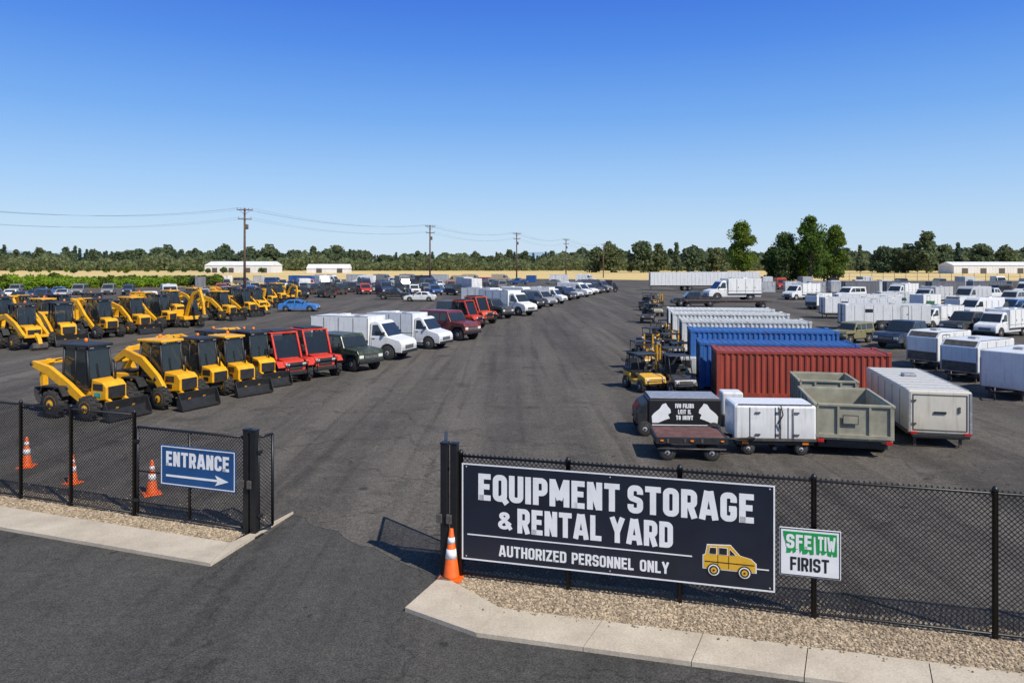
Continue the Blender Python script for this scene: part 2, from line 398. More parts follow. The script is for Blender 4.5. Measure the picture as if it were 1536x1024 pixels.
# ---------------------------------------------------------------- lettering
def arc(cx,cy,r,a0,a1,n=6): return [(cx+r*math.cos(rad(a0+(a1-a0)*i/n)),cy+r*math.sin(rad(a0+(a1-a0)*i/n))) for i in range(n+1)]
def glyph(c,t=.185):
    w=.52; x0=t/2; x1=w-t/2; y0=t/2; y1=1-t/2; r=.13; m=w/2
    V=lambda x,a=0,b=1:[(x,a),(x,b)]; Hh=lambda y,a=0,b=w:[(a,y),(b,y)]
    if c=='E': return [V(x0),Hh(y1,.02,w*.88),Hh(.52,.02,w*.8),Hh(y0,.02,w*.88)],w*.9
    if c=='F': return [V(x0),Hh(y1,.02,w*.88),Hh(.50,.02,w*.8)],w*.88
    if c=='I': return [V(x0)],t
    if c=='L': return [V(x0),Hh(y0,.02,w*.86)],w*.86
    if c=='T': return [V(m),Hh(y1,0,w)],w
    if c=='H': return [V(x0),V(x1),Hh(.51,.05,w-.05)],w
    if c=='N': return [V(x0),V(x1),[(x0+.01,.98),(x1-.01,.02)]],w
    if c=='M': W_=.70; return [V(x0),V(W_-t/2),[(x0+.01,.97),(W_/2,.25)],[(W_-t/2-.01,.97),(W_/2,.25)]],W_
    if c=='W': W_=.76; return [[(.08,1),(.22,0)],[(.22,0),(W_/2,.75)],[(W_/2,.75),(W_-.22,0)],[(W_-.22,0),(W_-.08,1)]],W_
    if c=='A': W_=.60; return [[(.085,0),(W_/2-.045,1)],[(W_-.085,0),(W_/2+.045,1)],Hh(.26,.14,W_-.14)],W_
    if c=='V': W_=.60; return [[(.085,1),(W_/2-.04,0)],[(W_-.085,1),(W_/2+.04,0)]],W_
    if c=='Y': W_=.58; return [[(.085,1),(W_/2,.42)],[(W_-.085,1),(W_/2,.42)],V(W_/2,0,.48)],W_
    if c=='Z': return [Hh(y1,0,w),Hh(y0,0,w),[(w-.12,1-t),(.12,t)]],w
    if c=='D': return [V(x0),[(.02,y0)]+arc(x1-r,y0+r,r,-90,0)+arc(x1-r,y1-r,r,0,90)+[(.02,y1)]],w
    if c in 'PR':
        g=[V(x0),[(.02,.44)]+arc(x1-r,.44+r,r,-90,0)+arc(x1-r,y1-r,r,0,90)+[(.02,y1)]]
        if c=='R': g.append([(w*.55,.46),(w-.085,0)])
        return g,w
    if c in 'OQ':
        g=[arc(x1-r,y1-r,r,0,90)+arc(x0+r,y1-r,r,90,180)+arc(x0+r,y0+r,r,180,270)+arc(x1-r,y0+r,r,270,360)+[(x1,y1-r)]]
        if c=='Q': g.append([(w*.55,.24),(w-.0,-.06)])
        return g,w
    if c=='U': return [[(x0,1)]+arc(x0+r,y0+r,r,180,270)+arc(x1-r,y0+r,r,270,360)+[(x1,1)]],w
    if c in 'GC':
        g=[[(x1,.66)]+arc(x1-r,y1-r,r,0,90)+arc(x0+r,y1-r,r,90,180)+arc(x0+r,y0+r,r,180,270)+arc(x1-r,y0+r,r,270,360)+([(x1,.5)] if c=='G' else [(x1,.34)])]
        if c=='G': g.append(Hh(.44,w*.52,w-.02))
        return g,w
    if c=='S': 
        return [[(x1,.68)]+arc(x1-r,y1-r,r,0,90)+arc(x0+r,y1-r,r,90,180)+[(x0,.66)]+arc(x0+.10,.62,.10,180,235,3)+arc(x1-.10,.38,.10,55,0,3)+[(x1,.34)]+arc(x1-r,y0+r,r,0,-90)+arc(x0+r,y0+r,r,270,180)+[(x0,.32)]],w
    if c=='&': W_=.62; return [arc(.27,.76,.14,-60,250,12)+[(.30,.55),(W_-.06,.02)],[(.36,.60)]+arc(.25,.27,.17,140,330,9)+[(W_-.1,.42)]],W_
    return [],.26
def btext(mb,s,x,z,w,h,m,y=-.0125,t=.185,gap=.085):
    items=[];X=0
    for c in s:
        g,gw=glyph(c,t); items.append((X,g)); X+=gw+gap
    X-=gap; sx=w/X; k=0
    for gx,g in items:
        for line in g:
            P_=[Vector(((gx+a)*sx,b*h)) for a,b in line]; tt=t*h*.5; closed=(P_[0]-P_[-1]).length<1e-5
            L=[];Rr=[];n=len(P_)
            for j in range(n):
                a=P_[j-1] if j>0 else (P_[-2] if closed else None); b=P_[j+1] if j<n-1 else (P_[1] if closed else None)
                ds=[]
                if a is not None and (P_[j]-a).length>1e-6: ds.append((P_[j]-a).normalized())
                if b is not None and (b-P_[j]).length>1e-6: ds.append((b-P_[j]).normalized())
                d=sum(ds,Vector((0,0))).normalized(); nn=Vector((-d.y,d.x)); c_=max(.6,nn.dot(Vector((-ds[0].y,ds[0].x))))
                # stroke weight follows the horizontal stretch so stems stay bold
                ww=tt*(1+(min(sx/h,1.35)-1)*abs(nn.x))
                L.append(P_[j]+nn*ww/c_); Rr.append(P_[j]-nn*ww/c_)
            yy=y-(k%3)*.0006; k+=1
            V=[(x+p.x,yy,z+p.y) for p in L]+[(x+p.x,yy,z+p.y) for p in Rr]
            mb.add(V,[(j,j+1,n+j+1,n+j) for j in range(n-1)],m)
    return mb
def frame(mb,x0,x1,z0,z1,w,m,y=-.012):
    mb.box(((x0+x1)/2,y,z1-w/2),(x1-x0,.003,w),m); mb.box(((x0+x1)/2,y,z0+w/2),(x1-x0,.003,w),m)
    for x in (x0+w/2,x1-w/2): mb.box((x,y,(z0+z1)/2),(w,.003,z1-z0-2*w),m)
def flat(mb,pts,y,m): mb.prism(pts,y-.0015,y+.0015,m)
SW,SH=5.16,1.67
pn=MB(); pn.box((SW/2,0,SH/2),(SW,.018,SH),NAVY,.004)
br=MB(); frame(br,.0,SW,.0,SH,.024,WHITE,-.0115)
ls=[]
for s_,x_,z_,w_,h_ in (('EQUIPMENT',.30,SH-.62,2.44,.46),('STORAGE',2.87,SH-.62,1.98,.46),('&',.66,SH-1.09,.25,.30),('RENTAL',1.0,SH-1.13,1.44,.42),('YARD',2.58,SH-1.13,1.02,.42),('AUTHORIZED',.67,SH-1.555,1.18,.19),('PERSONNEL',1.94,SH-1.555,1.03,.19),('ONLY',3.07,SH-1.555,.47,.19)):
    l=MB(); btext(l,s_,x_,z_,w_,h_,WHITE,t=.205 if h_>.35 else .18,gap=.07); ls.append(T('lettering',l))
ru=MB(); ru.box((2.0,-.0115,SH-1.23),(3.8,.003,.02),WHITE); ls.append(T('rule_line',ru)); ru=MB(); ru.box((4.97,-.0115,SH-1.33),(.2,.003,.018),WHITE); ls.append(T('rule_line',ru))
em=MB()
def ez(pts,ox=4.08,oz=SH-1.50,s=.92): return [(ox+a*s,oz+b*s) for a,b in pts]
body=[(0,.12),(0,.34),(.04,.36),(.07,.52),(.45,.54),(.60,.38),(.78,.34),(.86,.27),(.86,.12)]
cx=.43;cz=.32
flat(em,ez([(cx+(a-cx)*1.04,cz+(b-cz)*1.07) for a,b in body]),-.0105,WHITE)
flat(em,ez(body),-.0135,YVIN)
for q in ([(.08,.37),(.10,.49),(.22,.495),(.22,.37)],[(.25,.37),(.25,.50),(.40,.50),(.40,.37)],[(.43,.37),(.43,.49),(.55,.375)]): flat(em,ez(q),-.017,WHITE)
for q in ([(.095,.38),(.11,.48),(.21,.485),(.21,.38)],[(.26,.38),(.26,.49),(.39,.49),(.39,.38)],[(.44,.38),(.44,.475),(.53,.385)]): flat(em,ez(q),-.0205,INK)
for q in ([(.02,.23),(.02,.245),(.84,.245),(.84,.23)],[(.235,.14),(.235,.36),(.243,.36),(.243,.14)],[(.415,.14),(.415,.36),(.423,.36),(.423,.14)]): flat(em,ez(q),-.017,INK)
for wx in (.17,.68):
    for r,mm,yy in ((.115,INK,-.020),(.095,WHITE,-.024),(.075,INK,-.028),(.05,YVIN,-.032),(.018,INK,-.036)):
        flat(em,ez([(wx+r*math.cos(a*.3927),.10+r*math.sin(a*.3927)) for a in range(16)]),yy,mm)
for x in (.08,SW/2,SW-.08):
    for z in (.06,SH-.06): bt=MB(); bt.lathe([(.015,-.02),(.012,-.008)],(x,0,z),'y',RIM,8); ls.append(T('bolt',bt))
p=fr(.225,.07)
place(T('yard_sign',None,ch=[T('panel',pn),T('border',br),T('vehicle_emblem',em)]+ls),
 'yard_sign',p,a1,'large navy equipment storage sign with white lettering on fence','sign',z=.39)
pn=MB(); pn.box((.98,0,.43),(1.96,.016,.86),BLUE,.004)
br=MB(); frame(br,.025,1.935,.025,.835,.02,WHITE,-.0115)
l=MB(); btext(l,'ENTRANCE',.16,.42,1.64,.31,WHITE,t=.2,gap=.075)
ar=MB(); flat(ar,[(.16,.19),(.16,.235),(1.5,.235),(1.44,.32),(1.78,.2125),(1.44,.105),(1.5,.19)],-.0115,WHITE)
place(T('entrance_sign',None,ch=[T('panel',pn),T('border',br),T('lettering',l),T('arrow',ar)]),'entrance_sign',fl(2.42,.06),a2+1,'blue entrance sign with white arrow on gate','sign',z=.82)
pn=MB(); pn.box((.445,0,.375),(.89,.012,.75),WHITE,.02)
br=MB(); frame(br,.012,.878,.012,.738,.012,INK,-.0085)
gb=MB(); flat(gb,[(.06,.62),(.055,.69),(.83,.69),(.835,.36),(.78,.35),(.765,.41),(.75,.35),(.70,.36),(.69,.42),(.66,.38),(.62,.36),(.60,.42),(.575,.36),(.54,.37),(.53,.64),(.50,.64),(.50,.36),(.45,.35),(.43,.41),(.40,.36),(.34,.35),(.33,.42),(.30,.36),(.27,.64),(.24,.38),(.2,.35),(.19,.41),(.16,.36),(.10,.35),(.11,.45)],-.0085,GREEN)
l1=MB(); btext(l1,'SFE',.10,.43,.37,.22,WHITE,t=.2); l3=MB(); btext(l3,'TIW',.56,.43,.25,.22,WHITE,t=.2)
l2=MB(); btext(l2,'FIRIST',.16,.09,.56,.21,INK,y=-.0095,t=.17)
place(T('safety_sign',None,ch=[T('panel',pn),T('border',br),T('green_band',gb),T('lettering',l1),T('lettering',l3),T('lettering',l2)]),'safety_sign',fr(5.45,.07),a1,'small white and green safety sign on fence','sign',z=.68)

# ---------------------------------------------------------------- cones
def cone():
    b=MB(); b.box((0,0,.02),(.42,.42,.04),CONEO,.01); 
    c=MB(); c.lathe([(.15,.04),(.14,.06),(.035,.86),(.025,.87)],(0,0,0),'z',CONEO,20)
    rr=lambda z:.14-(z-.06)*.105/.8+.004
    w=MB(); w.lathe([(rr(.36),.36),(rr(.52),.52)],(0,0,0),'z',WHITE,20)
    w2=MB(); w2.lathe([(rr(.62),.62),(rr(.72),.72)],(0,0,0),'z',WHITE,20)
    return T('traffic_cone',None,ch=[T('base',b),T('cone',c),T('reflective_band',w),T('reflective_band',w2)])
CN=cone()
for px,py,s,r in ((40,702,.95,12),(109,727,.85,-20),(228,743,.95,35)):
    place(CN,'traffic_cone',W(px,py-2),r,'orange traffic cone with white bands inside the fence','traffic cone','cones behind the fence',scale=s)
place(CN,'traffic_cone',W(677,869),-12,'tall orange traffic cone beside the gate post','traffic cone',scale=1.0,z=.03)

# ---------------------------------------------------------------- vehicles
def wheel_mb(tm,rm,r,w,y,seg=18,lug=False):
    h=w/2
    tm.lathe([(r*.55,-h),(r*.9,-h),(r*.97 if lug else r,-h*.7),(r*.97 if lug else r,h*.7),(r*.9,h),(r*.55,h)],(0,y,0),'y',TYRE,seg)
    if lug:
        for i in range(14):
            a=i*2*math.pi/14
            for s in (-1,1):
                M=Matrix.Rotation(a+(.22 if s>0 else 0),4,'Y')@Matrix.Translation((r*.965,0,0))
                tm.box((0,s*h*.45,0),(.06,h*.8,.055),TYRE,0,M)
    rm.lathe([(r*.2,-h-.02),(r*.5,-h+.03),(r*.6,-h-.004),(r*.6,h+.004),(r*.5,h-.03),(r*.2,h+.02)],(0,y,0),'y',rm.rmat,seg)
    rm.lathe([(r*.12,-h-.04),(r*.12,h+.04)],(0,y,0),'y',BLK,8)
WHEELS={}
def wheelT(r,w,x,y,z=None,rmat=None,lug=False):
    k=(r,w,rmat.name if rmat else '',lug)
    if k not in WHEELS:
        a=MB();b=MB();b.rmat=rmat or RIM; wheel_mb(a,b,r,w,0,lug=lug); WHEELS[k]=(a.mesh('wheel'),b.mesh('rim'))
    a,b=WHEELS[k]
    return T('wheel',a,(x,y,r if z is None else z),ch=[T('rim',b)])
def vehicle(name,zb,hw,low,up,k,wins,wx,wr,low_detail=False,bev=.05,extra=None,plain_rear=False):
    parts={}; single=[]
    def g(n):
        if low_detail: n='body'
        if n not in parts: parts[n]=MB()
        return parts[n]
    def one(n):
        if low_detail: return g('body')
        m=MB(); single.append((n,m)); return m
    ra=wr*1.2; arch=[]
    for x in sorted(wx,reverse=True):
        a0=math.asin(max(-.9,(zb-wr)/ra)); n=3 if low_detail else 7
        for i in range(n+1):
            a=a0+(math.pi-2*a0)*i/n; arch.append((x+ra*math.cos(a),wr+ra*math.sin(a)))
    xr=low[0][0]; xf=low[-1][0]
    poly=[(xr,zb)]+low+[(xf,zb)]+arch
    b=0 if low_detail else bev
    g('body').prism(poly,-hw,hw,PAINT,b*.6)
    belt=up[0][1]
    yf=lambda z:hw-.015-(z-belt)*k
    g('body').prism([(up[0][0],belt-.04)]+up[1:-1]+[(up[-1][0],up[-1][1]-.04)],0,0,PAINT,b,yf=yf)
    g('undercarriage').box(((xr+xf)/2,0,(zb+wr)/2+.05),((xf-xr)*.9,hw*1.5,.22),BLK)
    for q in wins:
        for s in (-1,1):
            pts=[(x,s*(yf(z)+.004),z) for x,z in q]
            one('side_window').slab(pts,.008,GLASS)
    (x0,z0),(x1,z1)=up[-2],up[-1]
    def pt(t,s,e): 
        z=z0+(z1-z0)*t; return (x0+(x1-x0)*t,s*(yf(z)-e),z)
    g('windscreen').slab([pt(.12,-1,.1),pt(.12,1,.1),pt(.97,1,.08),pt(.97,-1,.08)],.012,GLASS)
    if not plain_rear:
        (a0,b0),(a1_,b1)=up[0],up[1]
        def pr(t,s,e):
            z=b0+(b1-b0)*t; return (a0+(a1_-a0)*t,s*(yf(z)-e),z)
        g('rear_window').slab([pr(.1,-1,.12),pr(.1,1,.12),pr(.85,1,.14),pr(.85,-1,.14)],.012,GLASS)
    fz=low[-1][1]
    gz=(zb+fz)/2
    g('grille').box((xf+.005,0,gz+.06),(.03,hw*1.05,(fz-zb)*.42),BLK,.004 if b else 0)
    if not low_detail:
        for i in range(3): g('grille').box((xf+.022,0,gz+.06+(i-1)*(fz-zb)*.12),(.02,hw*1.0,.02),RIM)
    one('bumper').box((xf+.03,0,zb+.06),(.13,hw*1.92,.17),BLK,.03 if b else 0)
    one('bumper').box((xr-.03,0,zb+.06),(.11,hw*1.9,.16),BLK,.03 if b else 0)
    ch=[]
    if low_detail:
        for s in (-1,1): 
            g('h').box((xf+.01,s*hw*.76,gz+.08),(.04,hw*.34,.15),LAMP); g('h').box((xr-.01,s*hw*.85,gz+.1),(.03,hw*.2,.22),RED)
        mb=parts['body']
        for x in wx:
            for s in (-1,1): 
                mb.lathe([(wr,-.11),(wr,.11)],(x,s*(hw-.1),wr),'y',TYRE,10,False); mb.lathe([(wr*.55,-.115),(wr*.55,.115)],(x,s*(hw-.1),wr),'y',RIM,8,False)
        if extra: extra(lambda n:mb)
        return T(name,mb)
    for s in (-1,1):
        h=MB(); h.box((0,0,0),(.05,hw*.34,.16),LAMP,.02); ch.append(T('headlight',h,(xf+.008,s*hw*.76,gz+.08)))
        h=MB(); h.box((0,0,0),(.04,hw*.18,.24),RED,.01); ch.append(T('tail_light',h,(xr-.01,s*hw*.86,gz+.12)))
        h=MB(); h.box((0,s*.06,.02),(.1,.16,.2),BLK,.02); ch.append(T('wing_mirror',h,(up[-1][0]-.25,s*(hw-.0),belt+.14)))
    for x in wx:
        for s in (-1,1): ch.append(wheelT(wr,.24,x,s*(hw-.13)))
    if wins:
        dm=MB()
        for q in wins:
            xa=min(p[0] for p in q)
            for s in (-1,1): dm.box((xa-.04,s*(hw+.001),(zb+belt)/2+.06),(.018,.006,(belt-zb)*.72),BLK); dm.box((xa+.12,s*(hw+.012),belt-.14),(.14,.025,.03),BLK)
        ch.append(T('door_trim',dm))
    if extra: extra(g)
    for n,mb in parts.items(): ch.append(T(n,mb))
    for n,mb in single: ch.append(T(n,mb))
    return T(name,None,ch=ch)

def van(ld=False,n='delivery_van'):
    def ex(g):
        for s in (-1,1):
            for x in (-1.9,-.75,.2): g('panel_seams').box((x,s*1.0,1.35),(.025,.014,1.7),BLK)
            g('side_moulding').box((-.5,s*1.003,.72),(2.6,.02,.09),STEEL)
        g('roof_vent').box((-1.5,0,2.56),(.5,.5,.1),PAINT)
    return vehicle(n,.42,1.0,[(-3.05,1.42),(1.9,1.42),(2.15,1.36),(2.85,1.18),(3.0,1.0)],[(-3.05,1.42),(-3.03,2.5),(1.05,2.52),(1.35,2.3),(2.05,1.42)],.05,
      [[(.72,1.46),(.75,2.1),(1.25,2.1),(1.75,1.46)]],[-1.9,1.95],.41,low_detail=ld,plain_rear=True,extra=ex,bev=.06)
def servicetruck(ld=False,n='service_truck'):
    def ex(g):
        g('cargo_box').box((-1.28,0,1.62),(3.95,2.1,1.72),PAINT,.035)
        for s in (-1,1):
            for x in (-3.2,-2.3,-1.3,-.3,.66): g('panel_seams').box((x,s*1.053,1.66),(.035,.012,1.5),STEEL)
            for x in (-2.75,-1.8,-.8): g('latch').box((x+.32,s*1.06,1.5),(.05,.03,.16),BLK)
            g('panel_seams').box((-1.28,s*1.053,1.12),(3.8,.012,.03),STEEL)
            g('side_moulding').box((-1.28,s*1.055,.79),(3.9,.03,.1),BLK)
            g('roof_edge').box((-1.28,s*1.02,2.49),(3.9,.06,.04),RIM)
        g('roof_vent').box((-1.6,.2,2.53),(.5,.5,.1),PAINT); g('roof_vent').box((-.3,-.3,2.52),(.35,.6,.08),RIM)
    return vehicle(n,.45,.96,[(-3.2,.78),(.72,.78),(.75,1.38),(1.9,1.36),(2.7,1.16),(2.85,.95)],[(.74,1.38),(.76,2.2),(1.15,2.26),(1.35,2.18),(1.95,1.38)],.09,
      [[(.9,1.43),(.92,2.02),(1.25,2.04),(1.66,1.43)]],[-1.95,1.9],.43,low_detail=ld,plain_rear=True,extra=ex,bev=.07)
def minivan(ld=False,n='passenger_van'):
    return vehicle(n,.36,.95,[(-2.5,1.15),(1.5,1.15),(2.2,1.0),(2.4,.8)],[(-2.5,1.15),(-2.42,1.95),(.7,1.98),(1.0,1.88),(1.65,1.15)],.12,
      [[(-2.2,1.2),(-2.15,1.75),(-1.1,1.77),(-1.1,1.2)],[(-1.0,1.2),(-1.0,1.77),(.1,1.77),(.1,1.2)],[(.2,1.2),(.2,1.77),(.75,1.75),(1.35,1.2)]],[-1.5,1.5],.36,low_detail=ld)
def suv(ld=False,n='off_road_car'):
    def ex(g):
        g('spare_wheel').lathe([(.3,-.1),(.34,-.06),(.34,.06),(.3,.1)],(-2.12,0,1.05),'x',TYRE,14)
        for s in (-1,1): g('fender').box((1.35,s*.86,.92),(.95,.16,.07),BLK); g('fender').box((-1.25,s*.86,.92),(.95,.16,.07),BLK); g('running_board').box((0,s*.88,.45),(1.5,.14,.05),BLK)
    return vehicle(n,.48,.84,[(-2.0,1.2),(.8,1.2),(1.85,1.12),(1.95,.95)],[(-2.0,1.2),(-1.92,1.85),(.35,1.86),(.45,1.8),(.8,1.2)],.1,
      [[(-1.8,1.25),(-1.75,1.72),(-.9,1.72),(-.9,1.25)],[(-.8,1.25),(-.8,1.72),(-.2,1.72),(-.2,1.25)],[(-.1,1.25),(-.1,1.72),(.33,1.72),(.6,1.25)]],[-1.25,1.35],.42,low_detail=ld,extra=ex,bev=.035)
def sedan(ld=False,n='parked_car'):
    return vehicle(n,.28,.9,[(-2.3,.8),(-2.15,.98),(.85,.98),(2.05,.84),(2.25,.62)],[(-1.85,.98),(-1.2,1.4),(.05,1.42),(.95,.98)],.3,
      [[(-1.4,1.01),(-1.05,1.32),(-.4,1.35),(-.4,1.01)],[(-.3,1.01),(-.3,1.35),(.05,1.34),(.65,1.01)]],[-1.4,1.4],.33,low_detail=ld)
def pickup(ld=False,n='pickup_truck'):
    def ex(g):
        for s in (-1,1): g('cargo_bed').box((-1.75,s*.88,1.13),(1.9,.1,.06),BLK)
        g('cargo_bed').box((-1.75,0,1.105),(1.8,1.6,.01),BLK)
    return vehicle(n,.45,.95,[(-2.7,1.1),(1.0,1.1),(2.3,1.05),(2.5,.85)],[(-.75,1.1),(-.65,1.78),(.5,1.8),(1.15,1.1)],.16,
      [[(-.55,1.14),(-.5,1.66),(.05,1.67),(.05,1.14)],[(.15,1.14),(.15,1.67),(.45,1.66),(.9,1.14)]],[-1.75,1.55],.4,low_detail=ld,extra=ex)
def boxtruck(ld=False,n='box_truck'):
    def ex(g):
        g('cargo_box').box((-1.3,0,1.95),(4.6,2.2,2.1),PAINT,.04)
        for s in (-1,1):
            g('box_trim').box((-1.3,s*1.11,.94),(4.5,.03,.08),STEEL); g('box_trim').box((-1.3,s*1.11,2.95),(4.5,.03,.06),STEEL)
            for x in (-2.6,-1.6,-.6,.3): g('box_trim').box((x,s*1.104,1.95),(.03,.012,1.9),STEEL)
    return vehicle(n,.5,1.0,[(-3.6,.85),(1.2,.85),(1.25,1.35),(2.3,1.3),(2.5,1.1)],[(1.1,1.35),(1.15,2.3),(1.7,2.32),(2.15,1.35)],.1,
      [[(1.25,1.4),(1.28,2.1),(1.6,2.1),(1.9,1.4)]],[-2.2,1.75],.45,low_detail=ld,extra=ex,plain_rear=True)
def redtruck(n='utility_truck'):
    ch=[]
    b=MB(); b.prism([(-1.4,.5),(-1.45,1.25),(-.9,1.3),(-.85,.85),(.55,.8),(.62,1.12),(1.2,1.02),(1.38,.8),(1.38,.55),(-1.2,.5)],-.50,.50,PAINT,.04); ch.append(T('body',b))
    cs=MB(); cs.box((0,0,.44),(2.6,.7,.16),BLK); cs.box((0,0,.62),(.9,1.2,.3),STEEL,.02); ch.append(T('chassis',cs))
    eng=MB(); eng.box((-1.15,0,1.42),(.5,.8,.25),BLK,.03); eng.tube([(-1.2,.3,1.5),(-1.2,.3,2.0)],.04,STEEL,8); ch.append(T('engine',eng))
    f=MB()
    for s in (-1,1):
        f.ribbon([(-.9,1.0),(-.8,2.10),(-.2,2.15)],[.09,.09,.08],s*.62-.035,s*.62+.035,BLK)
        f.ribbon([(-.2,2.15),(.35,2.12),(.78,1.05)],[.08,.11,.1],s*.62-.04,s*.62+.04,PAINT)
        f.box((-.1,s*.62,1.03),(1.75,.07,.14),PAINT,.01); f.box((-.25,s*.62,.8),(.85,.06,.44),PAINT,.02); f.tube([(-.28,s*.62,1.05),(-.26,s*.62,2.15)],.03,BLK,6)
    f.box((-.25,0,2.19),(1.3,1.34,.08),PAINT,.03); ch.append(T('cab_frame',f))
    for q in ([(-.85,-.6,1.1),(-.75,-.6,2.08),(.3,-.6,2.08),(.7,-.6,1.1)],[(-.85,.6,1.1),(-.75,.6,2.08),(.3,.6,2.08),(.7,.6,1.1)],[(.74,-.57,1.1),(.36,-.57,2.08),(.36,.57,2.08),(.74,.57,1.1)]):
        m=MB(); m.slab(q,.006,CGLASS); ch.append(T('window',m))
    st=MB(); st.box((-.4,0,1.12),(.45,.9,.16),BLK,.04); st.box((-.65,0,1.45),(.12,.9,.6),BLK,.04); ch.append(T('seat',st))
    g=MB(); g.box((1.4,0,.78),(.04,.66,.28),BLK)
    for i in range(3): g.box((1.425,0,.70+i*.08),(.01,.6,.02),STEEL)
    ch.append(T('grille',g)); bp=MB(); bp.box((1.45,0,.48),(.14,1.3,.16),BLK,.03); ch.append(T('bumper',bp))
    rk=MB(); rk.box((-.28,0,2.27),(1.1,1.0,.06),BLK,.01); ch.append(T('roof_rack',rk))
    fg=MB(); fg.tube([(1.5,-.5,.45),(1.58,-.5,.95),(1.58,.5,.95),(1.5,.5,.45)],.03,BLK,6); ch.append(T('front_guard',fg))
    for s in (-1,1):
        fd=MB(); fd.ribbon([(.45,.75),(.62,.98),(1.25,.98),(1.45,.75)],.06,s*.72-.16,s*.72+.16,PAINT); ch.append(T('fender',fd))
        fd=MB(); fd.ribbon([(-1.5,.75),(-1.3,.98),(-.7,.98),(-.5,.75)],.06,s*.72-.16,s*.72+.16,BLK); ch.append(T('fender',fd))
        l=MB(); l.box((1.42,s*.4,.86),(.05,.18,.16),LAMP,.02); ch.append(T('headlight',l))
        m=MB(); m.box((.7,s*.8,1.45),(.06,.14,.24),BLK,.02); m.tube([(.66,s*.64,1.3),(.7,s*.8,1.36)],.015,BLK,5); ch.append(T('wing_mirror',m))
        for x in (-1.0,.98): ch.append(wheelT(.42,.28,x,s*.74,lug=True))
    return T(n,None,ch=ch)

def cabparts(ch,x0,x1,z0,z1,hw,roofm=BLK):
    c=MB()
    for s in (-1,1):
        c.tube([(x0,s*hw,z0),(x0+.03,s*(hw-.04),z1)],.038,BLK,6); c.tube([(x1,s*hw,z0),(x1-.15,s*(hw-.04),z1)],.038,BLK,6)
        c.tube([((x0+x1)/2-.05,s*hw,z0),((x0+x1)/2-.05,s*(hw-.04),z1)],.022,BLK,6); c.box(((x0+x1)/2,s*(hw+.01),z0+.03),(x1-x0,.05,.1),BLK)
    c.box(((x0+x1)/2-.06,0,z1+.03),(x1-x0+.1,hw*2+.06,.09),roofm,.03)
    w=[]
    for q in ([(x0+.03,-hw+.01,z0+.1),(x0+.05,-hw+.05,z1-.03),(x1-.16,-hw+.05,z1-.03),(x1-.03,-hw+.01,z0+.1)],[(x0+.03,hw-.01,z0+.1),(x0+.05,hw-.05,z1-.03),(x1-.16,hw-.05,z1-.03),(x1-.03,hw-.01,z0+.1)],[(x1-.01,-hw+.05,z0+.1),(x1-.14,-hw+.08,z1-.03),(x1-.14,hw-.08,z1-.03),(x1-.01,hw-.05,z0+.1)]):
        m=MB(); m.slab(q,.005,CGLASS); w.append(T('window',m))
    xs=x0+.35
    st=MB(); st.box((xs,0,z0+.14),(.42,.46,.14),BLK,.04); st.box((xs-.22,0,z0+.42),(.12,.46,.5),BLK,.04); w.append(T('seat',st))
    sw=MB(); sw.tube([(xs+.55,0,z0+.05),(xs+.42,0,z0+.35)],.025,BLK,6); sw.lathe([(.15,-.012),(.16,0),(.15,.012)],(0,0,0),'z',BLK,12,M=Matrix.Translation((xs+.42,0,z0+.36))@Matrix.Rotation(-.5,4,'Y')); w.append(T('steering_wheel',sw))
    ch.append(T('cab',c,ch=w))
